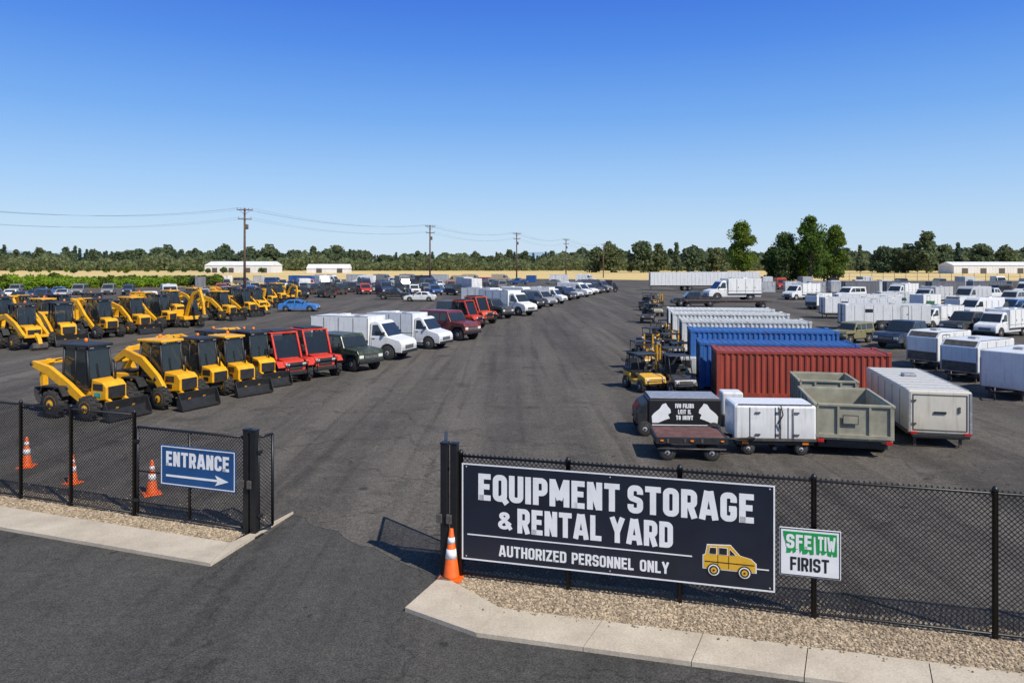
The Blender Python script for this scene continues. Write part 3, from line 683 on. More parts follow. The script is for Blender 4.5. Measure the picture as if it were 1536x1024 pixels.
def backhoe(kind=0):
    """compact loader: short hood to +x, open black cab, twin yellow arms to the rear, small tool both ends"""
    ch=[]; hx=1.15 if kind in (0,2) else 1.3
    b=MB(); b.prism([(-1.05,.55),(-1.1,.92),(-.62,.98),(-.55,.82),(.5,.82),(.55,1.22),(hx-.15,1.14),(hx,1.0),(hx,.6),(.8,.55),(-.9,.52)],-.38,.38,YEL,.03); ch.append(T('body',b))
    u=MB(); u.box((0,0,.46),(2.0,.6,.2),BLK,.02); u.box((-.6,0,.46),(.16,1.3,.16),STEEL); u.box((.82,0,.42),(.16,1.25,.14),STEEL); u.box((0,-.42,.62),(.55,.2,.28),BLK,.02); u.box((0,.42,.62),(.55,.2,.28),STEEL,.02); ch.append(T('chassis',u))
    g=MB(); g.box((hx+.01,0,.82),(.05,.6,.36),BLK,.01); ch.append(T('engine_grille',g))
    for s in (-1,1): 
        lv=MB(); lv.box((.82,s*.383,.98),(.4,.012,.2),BLK); ch.append(T('louvre',lv))
    dcl=MB(); dcl.box((.80,-.384,.74),(.26,.012,.14),(TEAL if kind==0 else INK)); ch.append(T('decal',dcl))
    ex=MB(); ex.tube([(.85,.22,1.15),(.85,.22,1.7)],.035,BLK,8); ch.append(T('exhaust',ex))
    cabparts(ch,-.62,.52,.95,2.2,.43,BLK if kind!=1 else YEL)
    if kind==0: P_=[(.55,.50),(-.2,.95),(-1.05,1.42),(-1.75,1.62)]; wd=[.22,.3,.3,.2]; Q=[(-1.72,1.66),(-2.02,1.2),(-1.98,.72)]; 
    elif kind==1: P_=[(.85,.48),(.4,1.0),(-.35,1.55),(-1.15,1.8),(-1.7,1.5)]; wd=[.22,.28,.3,.28,.2]; Q=[(-1.66,1.54),(-2.0,1.05),(-1.9,.65)]
    elif kind==2: P_=[(.3,.55),(-.6,1.25),(-1.3,2.05),(-1.85,2.2)]; wd=[.22,.28,.26,.18]; Q=[(-1.82,2.24),(-2.25,1.6),(-2.2,.95)]
    else: P_=[(-1.5,.62),(-1.3,1.45),(-.6,1.62),(.5,1.25),(1.5,.7)]; wd=[.22,.28,.28,.26,.2]; Q=[(1.45,.76),(1.8,.55),(1.95,.3)]
    for s in (-1,1):
        a=MB(); a.ribbon(P_,wd,s*.54-.07,s*.54+.07,YEL,.015); ch.append(T('lift_arm',a))
        for px_,pz_ in (P_[0],P_[1],P_[-1]): pn_=MB(); pn_.lathe([(.065,-.09),(.065,.09)],(px_,s*.54,pz_),'y',STEEL,10); ch.append(T('pivot_pin',pn_))
        h=MB(); m_=P_[1]; h.tube([(m_[0]+.2 if kind!=3 else -.9,s*.45,.72),(P_[2][0],s*.48,P_[2][1]-.16)],.05,STEEL,8); ch.append(T('hydraulic_cylinder',h))
    a=MB(); a.box((P_[-1][0],0,P_[-1][1]),(.14,1.1,.14),YEL,.01); a.ribbon(Q,[.2,.18,.14],-.09,.09,YEL,.01); ch.append(T('stick',a))
    x,z=Q[-1]; d=-1 if kind!=3 else 1
    k=MB(); k.ribbon([(x,z+.1),(x+d*.02,z-.15),(x-d*.12,z-.35),(x-d*.36,z-.38 if kind!=3 else z-.2)],.035,-.34,.34,STEEL)
    for y in (-.34,.34): k.prism([(x,z+.1),(x+d*.02,z-.15),(x-d*.12,z-.35),(x-d*.36,z-.36 if kind!=3 else z-.2),(x-d*.25,z-.05)],y-.012,y+.012,STEEL)
    ch.append(T('bucket',k))
    if kind in (0,1):   # low front blade / bucket
        fb=MB(); fb.ribbon([(hx+.42,.62),(hx+.34,.36),(hx+.38,.12),(hx+.62,.06)],.04,-.78,.78,BLK)
        for y in (-.78,.78): fb.prism([(hx+.42,.62),(hx+.34,.36),(hx+.38,.12),(hx+.62,.06),(hx+.6,.2)],y-.015,y+.015,BLK)
        ch.append(T('front_bucket',fb))
        for s in (-1,1): la=MB(); la.ribbon([(.55,.62),(1.0,.66),(hx+.36,.36)],[.12,.13,.1],s*.30-.05,s*.30+.05,YEL); ch.append(T('front_arm',la))
    hs=MB(); hs.tube([(.2,.2,.8),(-.5,.3,1.3),(-1.2,.2,1.75 if kind!=3 else 1.2),(Q[0][0]*.9,.05,Q[0][1])],.022,BLK,5); ch.append(T('hydraulic_hose',hs))
    for s in (-1,1):
        ch.append(wheelT(.44,.30,-.62,s*.72,rmat=YEL if kind!=2 else RIM,lug=True)); ch.append(wheelT(.38,.28,.80,s*.70,rmat=YEL if kind!=2 else RIM,lug=True))
        l=MB(); l.box((.44,s*.3,2.2),(.08,.14,.09),LAMP,.01); ch.append(T('work_light',l))
        fd=MB(); fd.ribbon([(-1.15,.74),(-.98,.98),(-.3,.98),(-.1,.7)],.05,s*.66-.18,s*.66+.18,BLK); ch.append(T('fender',fd))
    l=MB(); l.lathe([(.06,0),(.06,.1),(.03,.13)],(-.5,.3,2.26),'z',ORG,10); ch.append(T('beacon',l))
    return T('compact_loader',None,ch=ch)
def excavator(boom=1):
    ch=[]
    for s in (-1,1):
        t=MB(); r=.3; pts=[(1.15+r*math.cos(a),r+r*math.sin(a)) for a in [math.pi/2-i*math.pi/6 for i in range(7)]]+[(-1.15-r*math.cos(a),r+r*math.sin(a)) for a in [-math.pi/2+i*math.pi/6 for i in range(7)]]
        t.prism(pts,s*.75-.17,s*.75+.17,TYRE)
        for x in (-1.1,-.55,0,.55,1.1): t.lathe([(.18,-.18),(.18,.18)],(x,s*.75,.28),'y',STEEL,12)
        for i in range(20):
            for zz in (.0,.6): t.box((-1.1+i*.115,s*.75,zz),(.05,.36,.03),BLK)
        ch.append(T('track',t))
    b=MB(); b.lathe([(.4,.45),(.4,.68)],(0,0,0),'z',BLK,16); b.box((0,0,.4),(1.2,1.2,.2),BLK)
    b.prism([(-1.35,.7),(-1.4,1.2),(-1.25,1.5),(-.4,1.55),(-.35,1.05),(.95,1.0),(1.0,.68)],-.8,.8,YEL,.04)
    ch.append(T('body',b))
    c=MB(); c.prism([(-.35,1.0),(-.3,2.35),(.45,2.38),(.85,1.6),(.9,1.0)],.1,.78,BLK,.05)
    w=[]
    for y in (.093,.787): m=MB(); m.slab([(-.2,y,1.35),(-.18,y,2.2),(.42,y,2.2),(.72,y,1.6),(.74,y,1.35)],.008,GLASS); w.append(T('window',m))
    m=MB(); m.slab([(.53,.18,2.25),(.53,.7,2.25),(.87,.7,1.62),(.87,.18,1.62)],.01,GLASS); w.append(T('window',m))
    ch.append(T('cab',c,ch=w))
    m=MB(); 
    if boom==1: bp=[(.6,.95),(1.0,2.0),(1.6,3.0),(2.4,3.3)]; sp=[(2.3,3.4),(2.75,2.3),(2.95,1.2)]
    elif boom==2: bp=[(.6,.95),(1.1,1.9),(1.8,2.5),(2.7,2.3)]; sp=[(2.6,2.45),(2.75,1.4),(2.7,.75)]
    else: bp=[(.6,.95),(.8,1.8),(1.5,2.5),(2.3,2.4)]; sp=[(2.25,2.5),(2.1,1.6),(1.75,.8)]
    m.ribbon(bp,[.34,.38,.36,.24],-.44,-.16,YEL,.02); ch.append(T('boom',m))
    m=MB(); m.ribbon(sp,[.3,.26,.18],-.40,-.20,YEL,.02); ch.append(T('stick',m))
    m=MB(); m.tube([(.9,-.3,1.0),(bp[2][0]-.1,-.3,bp[2][1]-.35)],.05,STEEL,8); ch.append(T('hydraulic_cylinder',m))
    m=MB(); m.tube([(bp[1][0]+.1,-.3,bp[1][1]+.5),(sp[0][0]-.1,-.3,sp[0][1]+.15)],.045,STEEL,8); ch.append(T('hydraulic_cylinder',m))
    x,z=sp[-1]; m=MB(); m.ribbon([(x,z),(x+.15,z-.25),(x-.05,z-.55),(x-.45,z-.6)],.05,-.6,0,STEEL)
    for y in (-.6,0): m.prism([(x,z),(x+.15,z-.25),(x-.05,z-.55),(x-.45,z-.6),(x-.35,z-.15)],y-.015,y+.015,STEEL)
    ch.append(T('bucket',m))
    return T('excavator',None,ch=ch)
def buggy():
    ch=[]
    b=MB(); b.prism([(-1.25,.45),(-1.25,.85),(-.5,.9),(-.45,.6),(.35,.55),(.5,.95),(1.2,.8),(1.3,.5),(1.1,.38),(-1.1,.38)],-.6,.6,PAINT,.04)
    b.box((-.85,0,.98),(.85,1.15,.2),BLK,.02); ch.append(T('body',b))
    s_=MB(); s_.box((-.25,0,.8),(.5,1.0,.16),BLK,.04); s_.box((-.5,0,1.1),(.12,1.0,.5),BLK,.04); ch.append(T('seat',s_))
    f=MB()
    for s in (-1,1):
        f.tube([(-.6,s*.56,.9),(-.55,s*.55,1.85),(.25,s*.55,1.85),(.6,s*.57,.95)],.03,BLK,6)
    f.box((-.15,0,1.88),(1.0,1.2,.05),BLK,.02); ch.append(T('roll_cage',f))
    d=MB(); d.tube([(.35,.25,.95),(.15,.25,1.15)],.02,BLK,6); d.lathe([(.16,-.01),(.17,0),(.16,.01)],(0,0,0),'z',BLK,14,M=Matrix.Translation((.15,.25,1.16))@Matrix.Rotation(-.7,4,'Y')); ch.append(T('steering_wheel',d))
    bb=MB(); bb.tube([(1.28,-.45,.4),(1.36,-.45,.7),(1.36,.45,.7),(1.28,.45,.4)],.025,BLK,6); ch.append(T('bumper',bb))
    for s in (-1,1):
        l=MB(); l.box((1.24,s*.42,.68),(.06,.18,.11),LAMP,.02); ch.append(T('headlight',l))
    for x in (-.8,.85):
        for s in (-1,1): ch.append(wheelT(.32,.24,x,s*.6,lug=True))
    return T('utility_buggy',None,ch=ch)
def forklift():
    ch=[]
    b=MB(); b.prism([(-1.0,.3),(-1.05,.95),(-.9,1.05),(-.3,1.0),(-.2,.6),(.4,.55),(.5,.85),(.62,.8),(.62,.25)],-.42,.42,PAINT,.04); b.box((-.95,0,.65),(.3,.8,.6),BLK,.05); ch.append(T('body',b))
    f=MB()
    for s in (-1,1): f.tube([(-.7,s*.4,1.0),(-.55,s*.38,1.75),(.3,s*.38,1.78),(.5,s*.4,.8)],.035,BLK,6)
    for x in (-.5,-.25,0,.25): f.box((x,0,1.78),(.05,.78,.04),BLK)
    ch.append(T('overhead_guard',f))
    st=MB(); st.box((-.35,0,1.05),(.42,.45,.14),BLK,.04); st.box((-.55,0,1.3),(.12,.45,.4),BLK,.04); ch.append(T('seat',st))
    for s in (-1,1): m=MB(); m.box((.72,s*.26,.98),(.12,.08,1.7),YEL,.01); ch.append(T('mast',m))
    m=MB(); m.box((.82,0,.55),(.05,.75,.5),BLK); ch.append(T('carriage',m))
    for z in (.4,1.75): m=MB(); m.box((.72,0,z),(.08,.5,.08),BLK); ch.append(T('crossbar',m))
    for s in (-1,1): m=MB(); m.box((1.25,s*.2,.16),(.85,.1,.04),STEEL); ch.append(T('fork',m)); l=MB(); l.box((.5,s*.38,1.6),(.08,.12,.12),LAMP,.02); ch.append(T('headlight',l))
    for s in (-1,1): ch.append(wheelT(.3,.2,.4,s*.44)); ch.append(wheelT(.24,.18,-.75,s*.4))
    return T('forklift',None,ch=ch)

def contmats():
    m,nt,p=newmat('container_paint'); v=ocoord(nt); oi=nd(nt,'ShaderNodeObjectInfo')
    n=noise(nt,1.6,7,vec=v,rough=.75); s=noise(nt,2.5,4,vec=ocoord(nt,(2,2,.15)),rough=.6)
    c=mixc(nt,1.0,oi.outputs['Color'],ramp(nt,s,.3,.7,(.66,.66,.66),(1.12,1.12,1.12)),'MULTIPLY')
    c=mixc(nt,ramp(nt,n,.57,.68,(0,0,0),(.8,.8,.8)),c,(.13,.055,.03))
    nt.links.new(c,p.inputs['Base Color']); p.inputs['Roughness'].default_value=.55; return m
CPM=contmats()
def container(L,Wd,h):
    ch=[]; f=MB()
    for x in (0.06,L-.06):
        for y in (.06,Wd-.06): f.box((x,y,.12+h/2-.06),(.12,.12,h-.12),CPM,.01)
    for y in (.05,Wd-.05):
        f.box((L/2,y,h-.05+.0),(L-.24,.09,.1),CPM); f.box((L/2,y,.2),(L-.24,.1,.16),CPM)
    for x in (.05,L-.05):
        f.box((x,Wd/2,h-.05),(.09,Wd-.24,.1),CPM); f.box((x,Wd/2,.2),(.1,Wd-.24,.16),CPM)
    for x in (.08,L-.08):
        for y in (.08,Wd-.08):
            for z in (.1,h-.03): f.box((x,y,z),(.2,.19,.14),CPM,.01)
    ch.append(T('frame',f))
    def corr(mb,n0,n1,const,axis,z0,z1,d=.04,p=.24,sgn=1):
        pts=[];x=n0
        while x<n1-.01:
            for dx,o in ((0,0),(p*.32,0),(p*.5,d),(p*.82,d)): 
                if x+dx<n1: pts.append((x+dx,o))
            x+=p
        pts.append((n1,0)); V=[];Fc=[]
        for a,o in pts:
            for z in (z0,z1): V.append((a,const+sgn*o,z) if axis=='x' else (const+sgn*o,a,z))
        for i in range(len(pts)-1): Fc.append((2*i,2*i+2,2*i+3,2*i+1))
        mb.add(V,Fc,CPM)
    for y,sg in ((.02,1),(Wd-.02,-1)):
        w=MB(); corr(w,.12,L-.12,y,'x',.27,h-.1,sgn=sg); ch.append(T('side_wall',w))
    e=MB(); corr(e,.12,Wd-.12,L-.03,'y',.27,h-.1,sgn=-1); ch.append(T('end_wall',e))
    r=MB(); V=[];Fc=[];x=.1;pts=[]
    while x<L-.1:
        for dx,o in ((0,0),(.1,0),(.14,.025),(.24,.025)): pts.append((min(x+dx,L-.1),o))
        x+=.28
    for a,o in pts:
        for y in (.09,Wd-.09): V.append((a,y,h-.035+o))
    for i in range(len(pts)-1): Fc.append((2*i,2*i+1,2*i+3,2*i+2))
    r.add(V,Fc,CPM); ch.append(T('roof',r))
    for k in (0,1):
        d=MB(); y0=.13+k*(Wd-.26)/2; yw=(Wd-.26)/2-.01
        d.box((.03,y0+yw/2,h/2+.09),(.04,yw,h-.38),CPM,.005)
        cc=[]
        for yy in (.25,.75): hd=MB(); hd.tube([(-.015,y0+yw*yy,.3),(-.015,y0+yw*yy,h-.12)],.016,STEEL,6); cc.append(T('lock_rod',hd))
        hd=MB(); hd.box((-.02,y0+yw*.5,1.0),(.03,yw*.55,.04),STEEL); cc.append(T('handle',hd))
        ch.append(T('door',d,ch=cc))
    return T('shipping_container',None,ch=ch)
def lowcontainer(L,Wd,h):
    m=MB(); m.box((0,0,h/2+.06),(L,Wd,h-.1),CPM,.02)
    n=int(L/.5)
    for i in range(n+1):
        x=-L/2+.05+i*(L-.1)/n
        for s in (-1,1): m.box((x,s*(Wd/2+.01),h/2+.06),(.12,.03,h-.3),CPM)
    for s in (-1,1): m.box((0,s*(Wd/2+.015),h-.02),(L,.05,.1),CPM); m.box((0,s*(Wd/2+.015),.14),(L,.05,.12),CPM)
    for s in (-.25,.25): m.tube([(-L/2-.03,s*Wd,.2),(-L/2-.03,s*Wd,h-.1)],.03,STEEL,5)
    return T('storage_container',m)

def boxtrailer(L,Wd,h,zb=.5,wr=.33,nose=False,axles=2,body_bev=.05,doors=True,stripe=None,sdoor=False,win=False,bows=False):
    ch=[]; b=MB()
    if nose: b.prism([(-L/2,zb),(-L/2,h),(L/2-.35,h),(L/2,h-.35),(L/2,zb)],-Wd/2,Wd/2,PAINT,body_bev)
    else: b.box((0,0,(zb+h)/2),(L,Wd,h-zb),PAINT,body_bev)
    ch.append(T('body',b))
    t=MB()
    for s in (-1,1):
        t.box((0,s*(Wd/2+.005),zb+.03),(L*.98,.03,.11),STEEL)
        t.box((0,s*(Wd/2-.02),h+.003),(L*(.9 if not nose else .8),.05,.02),RIM)
        n=max(2,int(L/.8))
        for i in range(1,n): t.box((-L/2+i*L/n,s*(Wd/2+.001),(zb+h)/2),(.026,.012,h-zb-.2),STEEL)
        t.box((-L/2-.005,s*(Wd/2-.04),(zb+h)/2),(.03,.06,h-zb-.1),RIM); t.box((L/2+.005,s*(Wd/2-.04),(zb+h-.3)/2),(.03,.06,h-zb-.4),RIM)
    if bows:
        for i in range(1,9): t.box((-L/2+i*L/9,0,h+.002),(.04,Wd-.16,.012),RIM)
    ch.append(T('trim',t))
    if win:
        for s in (-1,1):
            m=MB(); m.box((-L*.22,s*(Wd/2+.004),(zb+h)/2+.3),(.7,.02,.32),GLASS,.005); ch.append(T('side_window',m))
    if nose: m=MB(); m.slab([(L/2-.29,-Wd*.42,h-.045),(L/2-.29,Wd*.42,h-.045),(L/2-.05,Wd*.42,h-.285),(L/2-.05,-Wd*.42,h-.285)],.012,STEEL); ch.append(T('stone_guard',m)); m=MB(); m.box((L/2+.008,0,zb+.3),(.012,Wd*.9,.5),STEEL); ch.append(T('kick_plate',m))
    if stripe:
        for s in (-1,1): m=MB(); flat(m,[(-L*.1,zb+.35),(-L*.15,zb+.75),(L*.34,zb+.85),(L*.38,zb+.42)],s*(Wd/2+.009),stripe); ch.append(T('graphic',m))
    if sdoor:
        for s in (-1,1): m=MB(); frame(m,L*.15,L*.15+.7,zb+.12,h-.15,.035,STEEL,s*(Wd/2+.01)); m.box((L*.15+.6,s*(Wd/2+.02),(zb+h)/2),(.12,.04,.04),BLK); ch.append(T('side_door',m))
    u=MB(); u.box((0,0,zb-.08),(L*.96,Wd*.8,.16),BLK); u.box((-.2,0,wr),(.1,Wd*.8,.1),BLK)
    u.box((-L/2-.04,0,zb-.05),(.08,Wd*.9,.1),BLK,.01)
    for s in (-1,1):
        for x in (-L/2+.25,L/2-.3): u.box((x,s*Wd*.36,zb*.5-.02),(.07,.07,zb-.06),STEEL)
    u.tube([(L/2-.1,-Wd*.3,zb-.06),(L/2+.9,0,zb-.06),(L/2-.1,Wd*.3,zb-.06)],.045,BLK,6); u.tube([(L/2+.7,0,.05),(L/2+.7,0,zb+.1)],.035,STEEL,6)
    ch.append(T('chassis',u))
    d=MB()
    if doors:
        d.box((-L/2-.012,0,(zb+h)/2),(.02,.025,h-zb-.15),BLK)
        for s in (-1,1): d.tube([(-L/2-.03,s*.14,zb+.1),(-L/2-.03,s*.14,h-.1)],.018,STEEL,6); d.box((-L/2-.02,s*.27,(zb+h)/2-.1),(.03,.22,.06),STEEL); d.box((-L/2-.012,s*(Wd/2-.12),(zb+h)/2),(.02,.02,h-zb-.2),BLK)
    else:
        for y in (-Wd/2+.14,Wd/2-.14): d.box((-L/2-.008,y,(zb+h)/2),(.014,.02,h-zb-.25),STEEL)
        for z in (zb+.12,h-.12): d.box((-L/2-.008,0,z),(.014,Wd-.26,.02),STEEL)
        d.box((-L/2-.02,.0,(zb+h)/2),(.02,.34,.07),BLK); d.box((-L/2-.02,-Wd*.3,(zb+h)/2+.1),(.02,.06,.18),STEEL)
        for z in (zb+.3,h-.3): d.box((-L/2-.02,Wd/2-.16,z),(.02,.12,.05),STEEL)
    ch.append(T('rear_door',d))
    for s in (-1,1):
        l=MB(); l.box((-L/2-.035,s*(Wd/2-.14),zb+.02),(.05,.18,.09),RED,.01); ch.append(T('tail_light',l))
    xs=[-.15] if axles==1 else [-.15-wr*1.1,-.15+wr*1.1]
    for s in (-1,1): f=MB(); f.ribbon([(xs[0]-wr*1.2,wr*1.1),(xs[0]-wr*.8,wr*2+.08),(xs[-1]+wr*.8,wr*2+.08),(xs[-1]+wr*1.2,wr*1.1)],.04,s*(Wd/2+.1)-.13,s*(Wd/2+.1)+.13,BLK); ch.append(T('mudguard',f))
    for x in xs:
        for s in (-1,1): ch.append(wheelT(wr,.2,x,s*(Wd/2+.13)))
    r=MB(); r.box((L*.1,0,h+.05),(.4,.4,.1),RIM,.02); ch.append(T('roof_vent',r))
    return T('box_trailer',None,ch=ch)
def bintrailer(L,Wd,h,zb=.5):
    ch=[];w=MB();th=.06
    for s in (-1,1): w.box((0,s*(Wd/2-th/2),(zb+h)/2),(L,th,h-zb),OLIVE,.01)
    for s in (-1,1): w.box((s*(L/2-th/2),0,(zb+h)/2),(th,Wd-2*th-.004,h-zb),OLIVE,.01)
    w.box((0,0,zb+.04),(L-.13,Wd-.13,.06),OLIVE); ch.append(T('bin',w))
    r=MB()
    for s in (-1,1):
        r.box((0,s*(Wd/2+.01),h+.0),(L+.08,.1,.08),OLIVE,.015); r.box((s*(L/2+.0),0,h+.001),(.1,Wd-.1,.08),OLIVE,.015)
        for i in range(5): r.box((-L/2+.1+i*(L-.2)/4,s*(Wd/2+.025),(zb+h)/2),(.08,.05,h-zb-.08),OLIVE)
    for y in (-Wd/2+.05,-.42,.42,Wd/2-.05): r.box((-L/2-.025,y,(zb+h)/2),(.05,.06,h-zb-.08),OLIVE)
    r.box((-L/2-.03,0,zb+.12),(.06,Wd,.1),OLIVE); ch.append(T('rim_rail',r))
    u=MB(); u.box((0,0,zb-.09),(L*.95,Wd*.7,.14),BLK); u.box((-L/2+.2,0,.32),(.12,Wd*.9,.12),BLK); u.tube([(L/2-.1,-Wd*.3,zb-.06),(L/2+.8,0,zb-.06),(L/2-.1,Wd*.3,zb-.06)],.045,BLK,6); ch.append(T('chassis',u))
    lb=MB(); lb.box((-L/2-.055,.1,(zb+h)/2+.1),(.012,.42,.26),BLK); lb.box((-L/2-.063,.1,(zb+h)/2+.1),(.006,.38,.22),OLIVE); ch.append(T('number_plate',lb))
    for s in (-1,1):
        l=MB(); l.box((-L/2-.08,s*(Wd/2-.12),zb-.02),(.05,.18,.09),RED,.01); ch.append(T('tail_light',l))
        for x in (-.5,.25): ch.append(wheelT(.32,.2,x,s*(Wd/2-.1)))
    return T('bin_trailer',None,ch=ch)
def flatbed(L,Wd,zb=.62,wr=.25):
    b=MB(); n=int(Wd/.19)
    for i in range(n): b.box((0,-Wd/2+(i+.5)*Wd/n,zb+.06),(L,Wd/n-.015,.05),PLANK,.004)
    f=MB()
    for s in (-1,1): f.box((0,s*(Wd/2+.03),zb),(L+.1,.06,.2),BLK,.01); f.box((s*(L/2+.03),0,zb),(.06,Wd,.2),BLK,.01)
    f.box((0,0,zb-.12),(L*.9,.5,.14),BLK); f.tube([(L/2,-.4,zb-.03),(L/2+1,0,zb-.08),(L/2,.4,zb-.03)],.04,BLK,6)
    f.box((-L/2+.3,0,.3),(.1,Wd*.9,.1),BLK); f.box((L/2-.4,0,.3),(.1,Wd*.9,.1),BLK)
    for s in (-1,1): f.box((-L/2+.3,s*Wd*.3,.43),(.08,.08,.26),BLK); f.box((L/2-.4,s*Wd*.3,.43),(.08,.08,.26),BLK); f.box((-L/2+.3,s*(Wd/2-.1),wr*2+.04),(.5,.2,.03),BLK); f.box((L/2-.4,s*(Wd/2-.1),wr*2+.04),(.5,.2,.03),BLK)
    f.tube([(-L/2,-Wd/2-.02,zb-.25),(L/2,-Wd/2-.02,zb-.25)],.025,STEEL,6)
    for x in (-.7,-.2,.3): f.box((x*L/2,-Wd/2-.065,zb),(.06,.02,.12),STEEL)
    ch=[T('deck',b),T('frame',f)]
    for x in (-L/2+.12,0,L/2-.12):
        l=MB(); l.box((x,-Wd/2-.075,zb),(.1,.03,.05),ORG,.01); ch.append(T('marker_light',l))
    for s in (-1,1):
        for x in (-L/2+.3,L/2-.4): ch.append(wheelT(wr,.16,x,s*(Wd/2-.1)))
    return T('flatbed_trailer',None,ch=ch)

WHT=(.78,.78,.76)
LA=backhoe(0); LB=backhoe(1); LC=backhoe(2); LD=backhoe(3); EXC=excavator(3)
g='compact loaders parked in a row'
for px,py,t,yaw,s in ((134,622,LA,-20,1.16),(244,606,LB,-26,1.14),(300,592,LC,-30,1.08),(342,586,LB,-36,1.08),(380,575,LA,-40,1.08)):
    place(t,'compact_loader',W(px,py),yaw+R.uniform(-3,3),'yellow compact loader with open black cab and raised arms','loader',g,scale=s)
place(LD,'compact_loader',W(322,576),-32,'yellow compact loader parked behind the front row','loader',g,scale=1.1)
place(LC,'compact_loader',W(364,570),-45,'yellow compact loader parked behind the front row','loader',g,scale=1.05)
place(EXC,'excavator',W(262,584),-140,'small yellow excavator with black cab behind loaders','excavator',scale=.8)
def gen():
    m=MB(); m.box((0,0,.62),(.95,.8,1.1),YEL,.05); mt=MB(); mt.box((0,0,1.2),(.8,.7,.1),BLK,.03)
    m2=MB(); m2.box((0,-.405,.55),(.5,.012,.4),TEAL); m3=MB(); m3.box((0,0,.04),(1.05,.9,.08),BLK,.01)
    return T('generator',None,ch=[T('body',m),T('lid',mt),T('decal',m2),T('skid_base',m3)])
place(gen(),'generator',W(196,602),-12,'yellow generator box with teal decal beside loader','generator',scale=1.05)
RT=redtruck()
for px,py in ((420,570),(466,562)):
    place(RT,'utility_truck',W(px,py),-44+R.uniform(-3,3),'red upright utility machine with open framed cab','utility vehicle','red utility machines parked together',color=(.62,.04,.02),scale=1.05)
SV=suv(); place(SV,'off_road_car',W(520,552),-38,'dark green boxy off-road car beside white truck','car',color=(.035,.05,.03))
VN=van(); ST=servicetruck()
place(ST,'service_truck',D(550,44),-19,'long white boxy service truck facing the aisle','truck',color=WHT)
place(ST,'service_truck',D(618,49.5),-24,'white boxy service truck parked behind another','truck',color=(.74,.75,.75),scale=.93)
MV=minivan(); PK=pickup(); SD=sedan(); BT=boxtruck()
row=[(674,508,SV,'dark red off-road car in the parked row',(.16,.02,.02),1.15),(655,500,PK,'dark pickup truck in the parked row',(.04,.04,.05),1.05),(698,492,RT,'red utility truck in the parked row',(.6,.05,.02),1.1),(716,485,RT,'orange red utility truck in the parked row',(.65,.09,.03),1.15),
(738,477,SV,'dark off-road car in the parked row',(.05,.05,.05),1.1),(764,472,ST,'white service truck in the parked row',WHT,1.1),(735,465,ST,'white service truck in the parked row',WHT,1.1),(789,463,SV,'black off-road car in the parked row',(.02,.02,.02),1.1),(806,459,MV,'grey passenger van in the parked row',(.3,.3,.31),1.1),(822,455,ST,'white service truck in the parked row',WHT,.95),(837,450,MV,'black passenger van in the parked row',(.03,.03,.03),1.1),(849,448,PK,'silver pickup truck in the parked row',(.5,.5,.5),1.1),(862,445,VN,'white service van in the parked row',WHT,1),(876,442,MV,'white passenger van in the parked row',WHT,1.1),(886,440,MV,'dark passenger van in the parked row',(.06,.06,.07),1.1),(686,480,SV,'dark grey off-road car in the parked row',(.1,.1,.11),1.05),(757,459,PK,'dark pickup truck in the parked row',(.05,.05,.06),1.05),(780,455,VN,'white van behind the parked row',WHT,.95)]
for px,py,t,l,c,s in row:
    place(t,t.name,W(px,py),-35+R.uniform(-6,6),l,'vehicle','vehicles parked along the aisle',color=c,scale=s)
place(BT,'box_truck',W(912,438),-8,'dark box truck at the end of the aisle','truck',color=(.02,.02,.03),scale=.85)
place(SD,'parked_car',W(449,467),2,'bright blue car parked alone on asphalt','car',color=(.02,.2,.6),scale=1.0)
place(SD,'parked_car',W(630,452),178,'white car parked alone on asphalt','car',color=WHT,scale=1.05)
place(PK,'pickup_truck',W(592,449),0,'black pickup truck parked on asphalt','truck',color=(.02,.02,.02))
EX=[excavator(1),excavator(2),EXC]; LS=[LA,LB,LC,LD]
sec=[(34,522,3,0),(92,516,0,0),(150,506,2,0),(198,499,1,0),(238,492,2,0),(278,490,0,'e0'),(330,480,1,0),(364,474,0,0),(20,508,0,'e2'),(66,504,1,0),(118,498,0,'e1'),(172,490,0,'e2'),(214,484,1,0),(310,476,0,'e2'),(398,461,0,0),(430,452,1,'e1'),(415,455,1,0),(256,478,1,0),(440,449,0,0),(346,468,2,0),
 (2,500,0,0),(140,488,3,0),(292,470,1,0),(378,462,0,'e2'),(90,492,0,0),(383,470,3,0),(46,496,2,0),(232,474,0,'e1')]
for px,py,a,e in sec:
    if e: place(EX[int(e[1])],'excavator',W(px,py),-30+R.uniform(-12,12),'yellow excavator with black tracks parked on asphalt','excavator','yellow machines in the second row',scale=1.0)
    else: place(LS[a],'compact_loader',W(px,py),-26+R.uniform(-16,16),'yellow compact loader with open black cab on asphalt','loader','yellow machines in the second row',scale=1.3)

def cont(px,d,L,h,Wd,col,label):
    x,y=D(px,d); place(container(L,Wd,h),'shipping_container',(x,y),-9,label,'shipping container',None,col)
cont(1075,30.2,6.75,1.98,2.0,(.36,.06,.035),'rust red corrugated shipping container beside trailers')
cont(1050,32.6,6.7,2.06,1.9,(.035,.13,.38),'blue corrugated shipping container behind red one')
cont(1036,36,6.9,2.32,2.1,(.04,.15,.42),'blue corrugated shipping container behind another')
cont(1023,41,6.9,2.4,2.3,(.62,.63,.60),'light grey corrugated shipping container')
cont(1009,46,7.0,2.5,2.3,(.7,.7,.66),'pale grey corrugated shipping container')
cont(1003,50.5,7.0,2.5,2.3,(.75,.76,.73),'off white corrugated shipping container')
AY=90-13
x,y=D(1370,24.6); place(boxtrailer(5.2,1.75,1.72,.42,.3,doors=False,bows=True),'box_trailer',(x,y),AY,'long beige enclosed box trailer beside open bin','trailer',color=(.68,.63,.52))
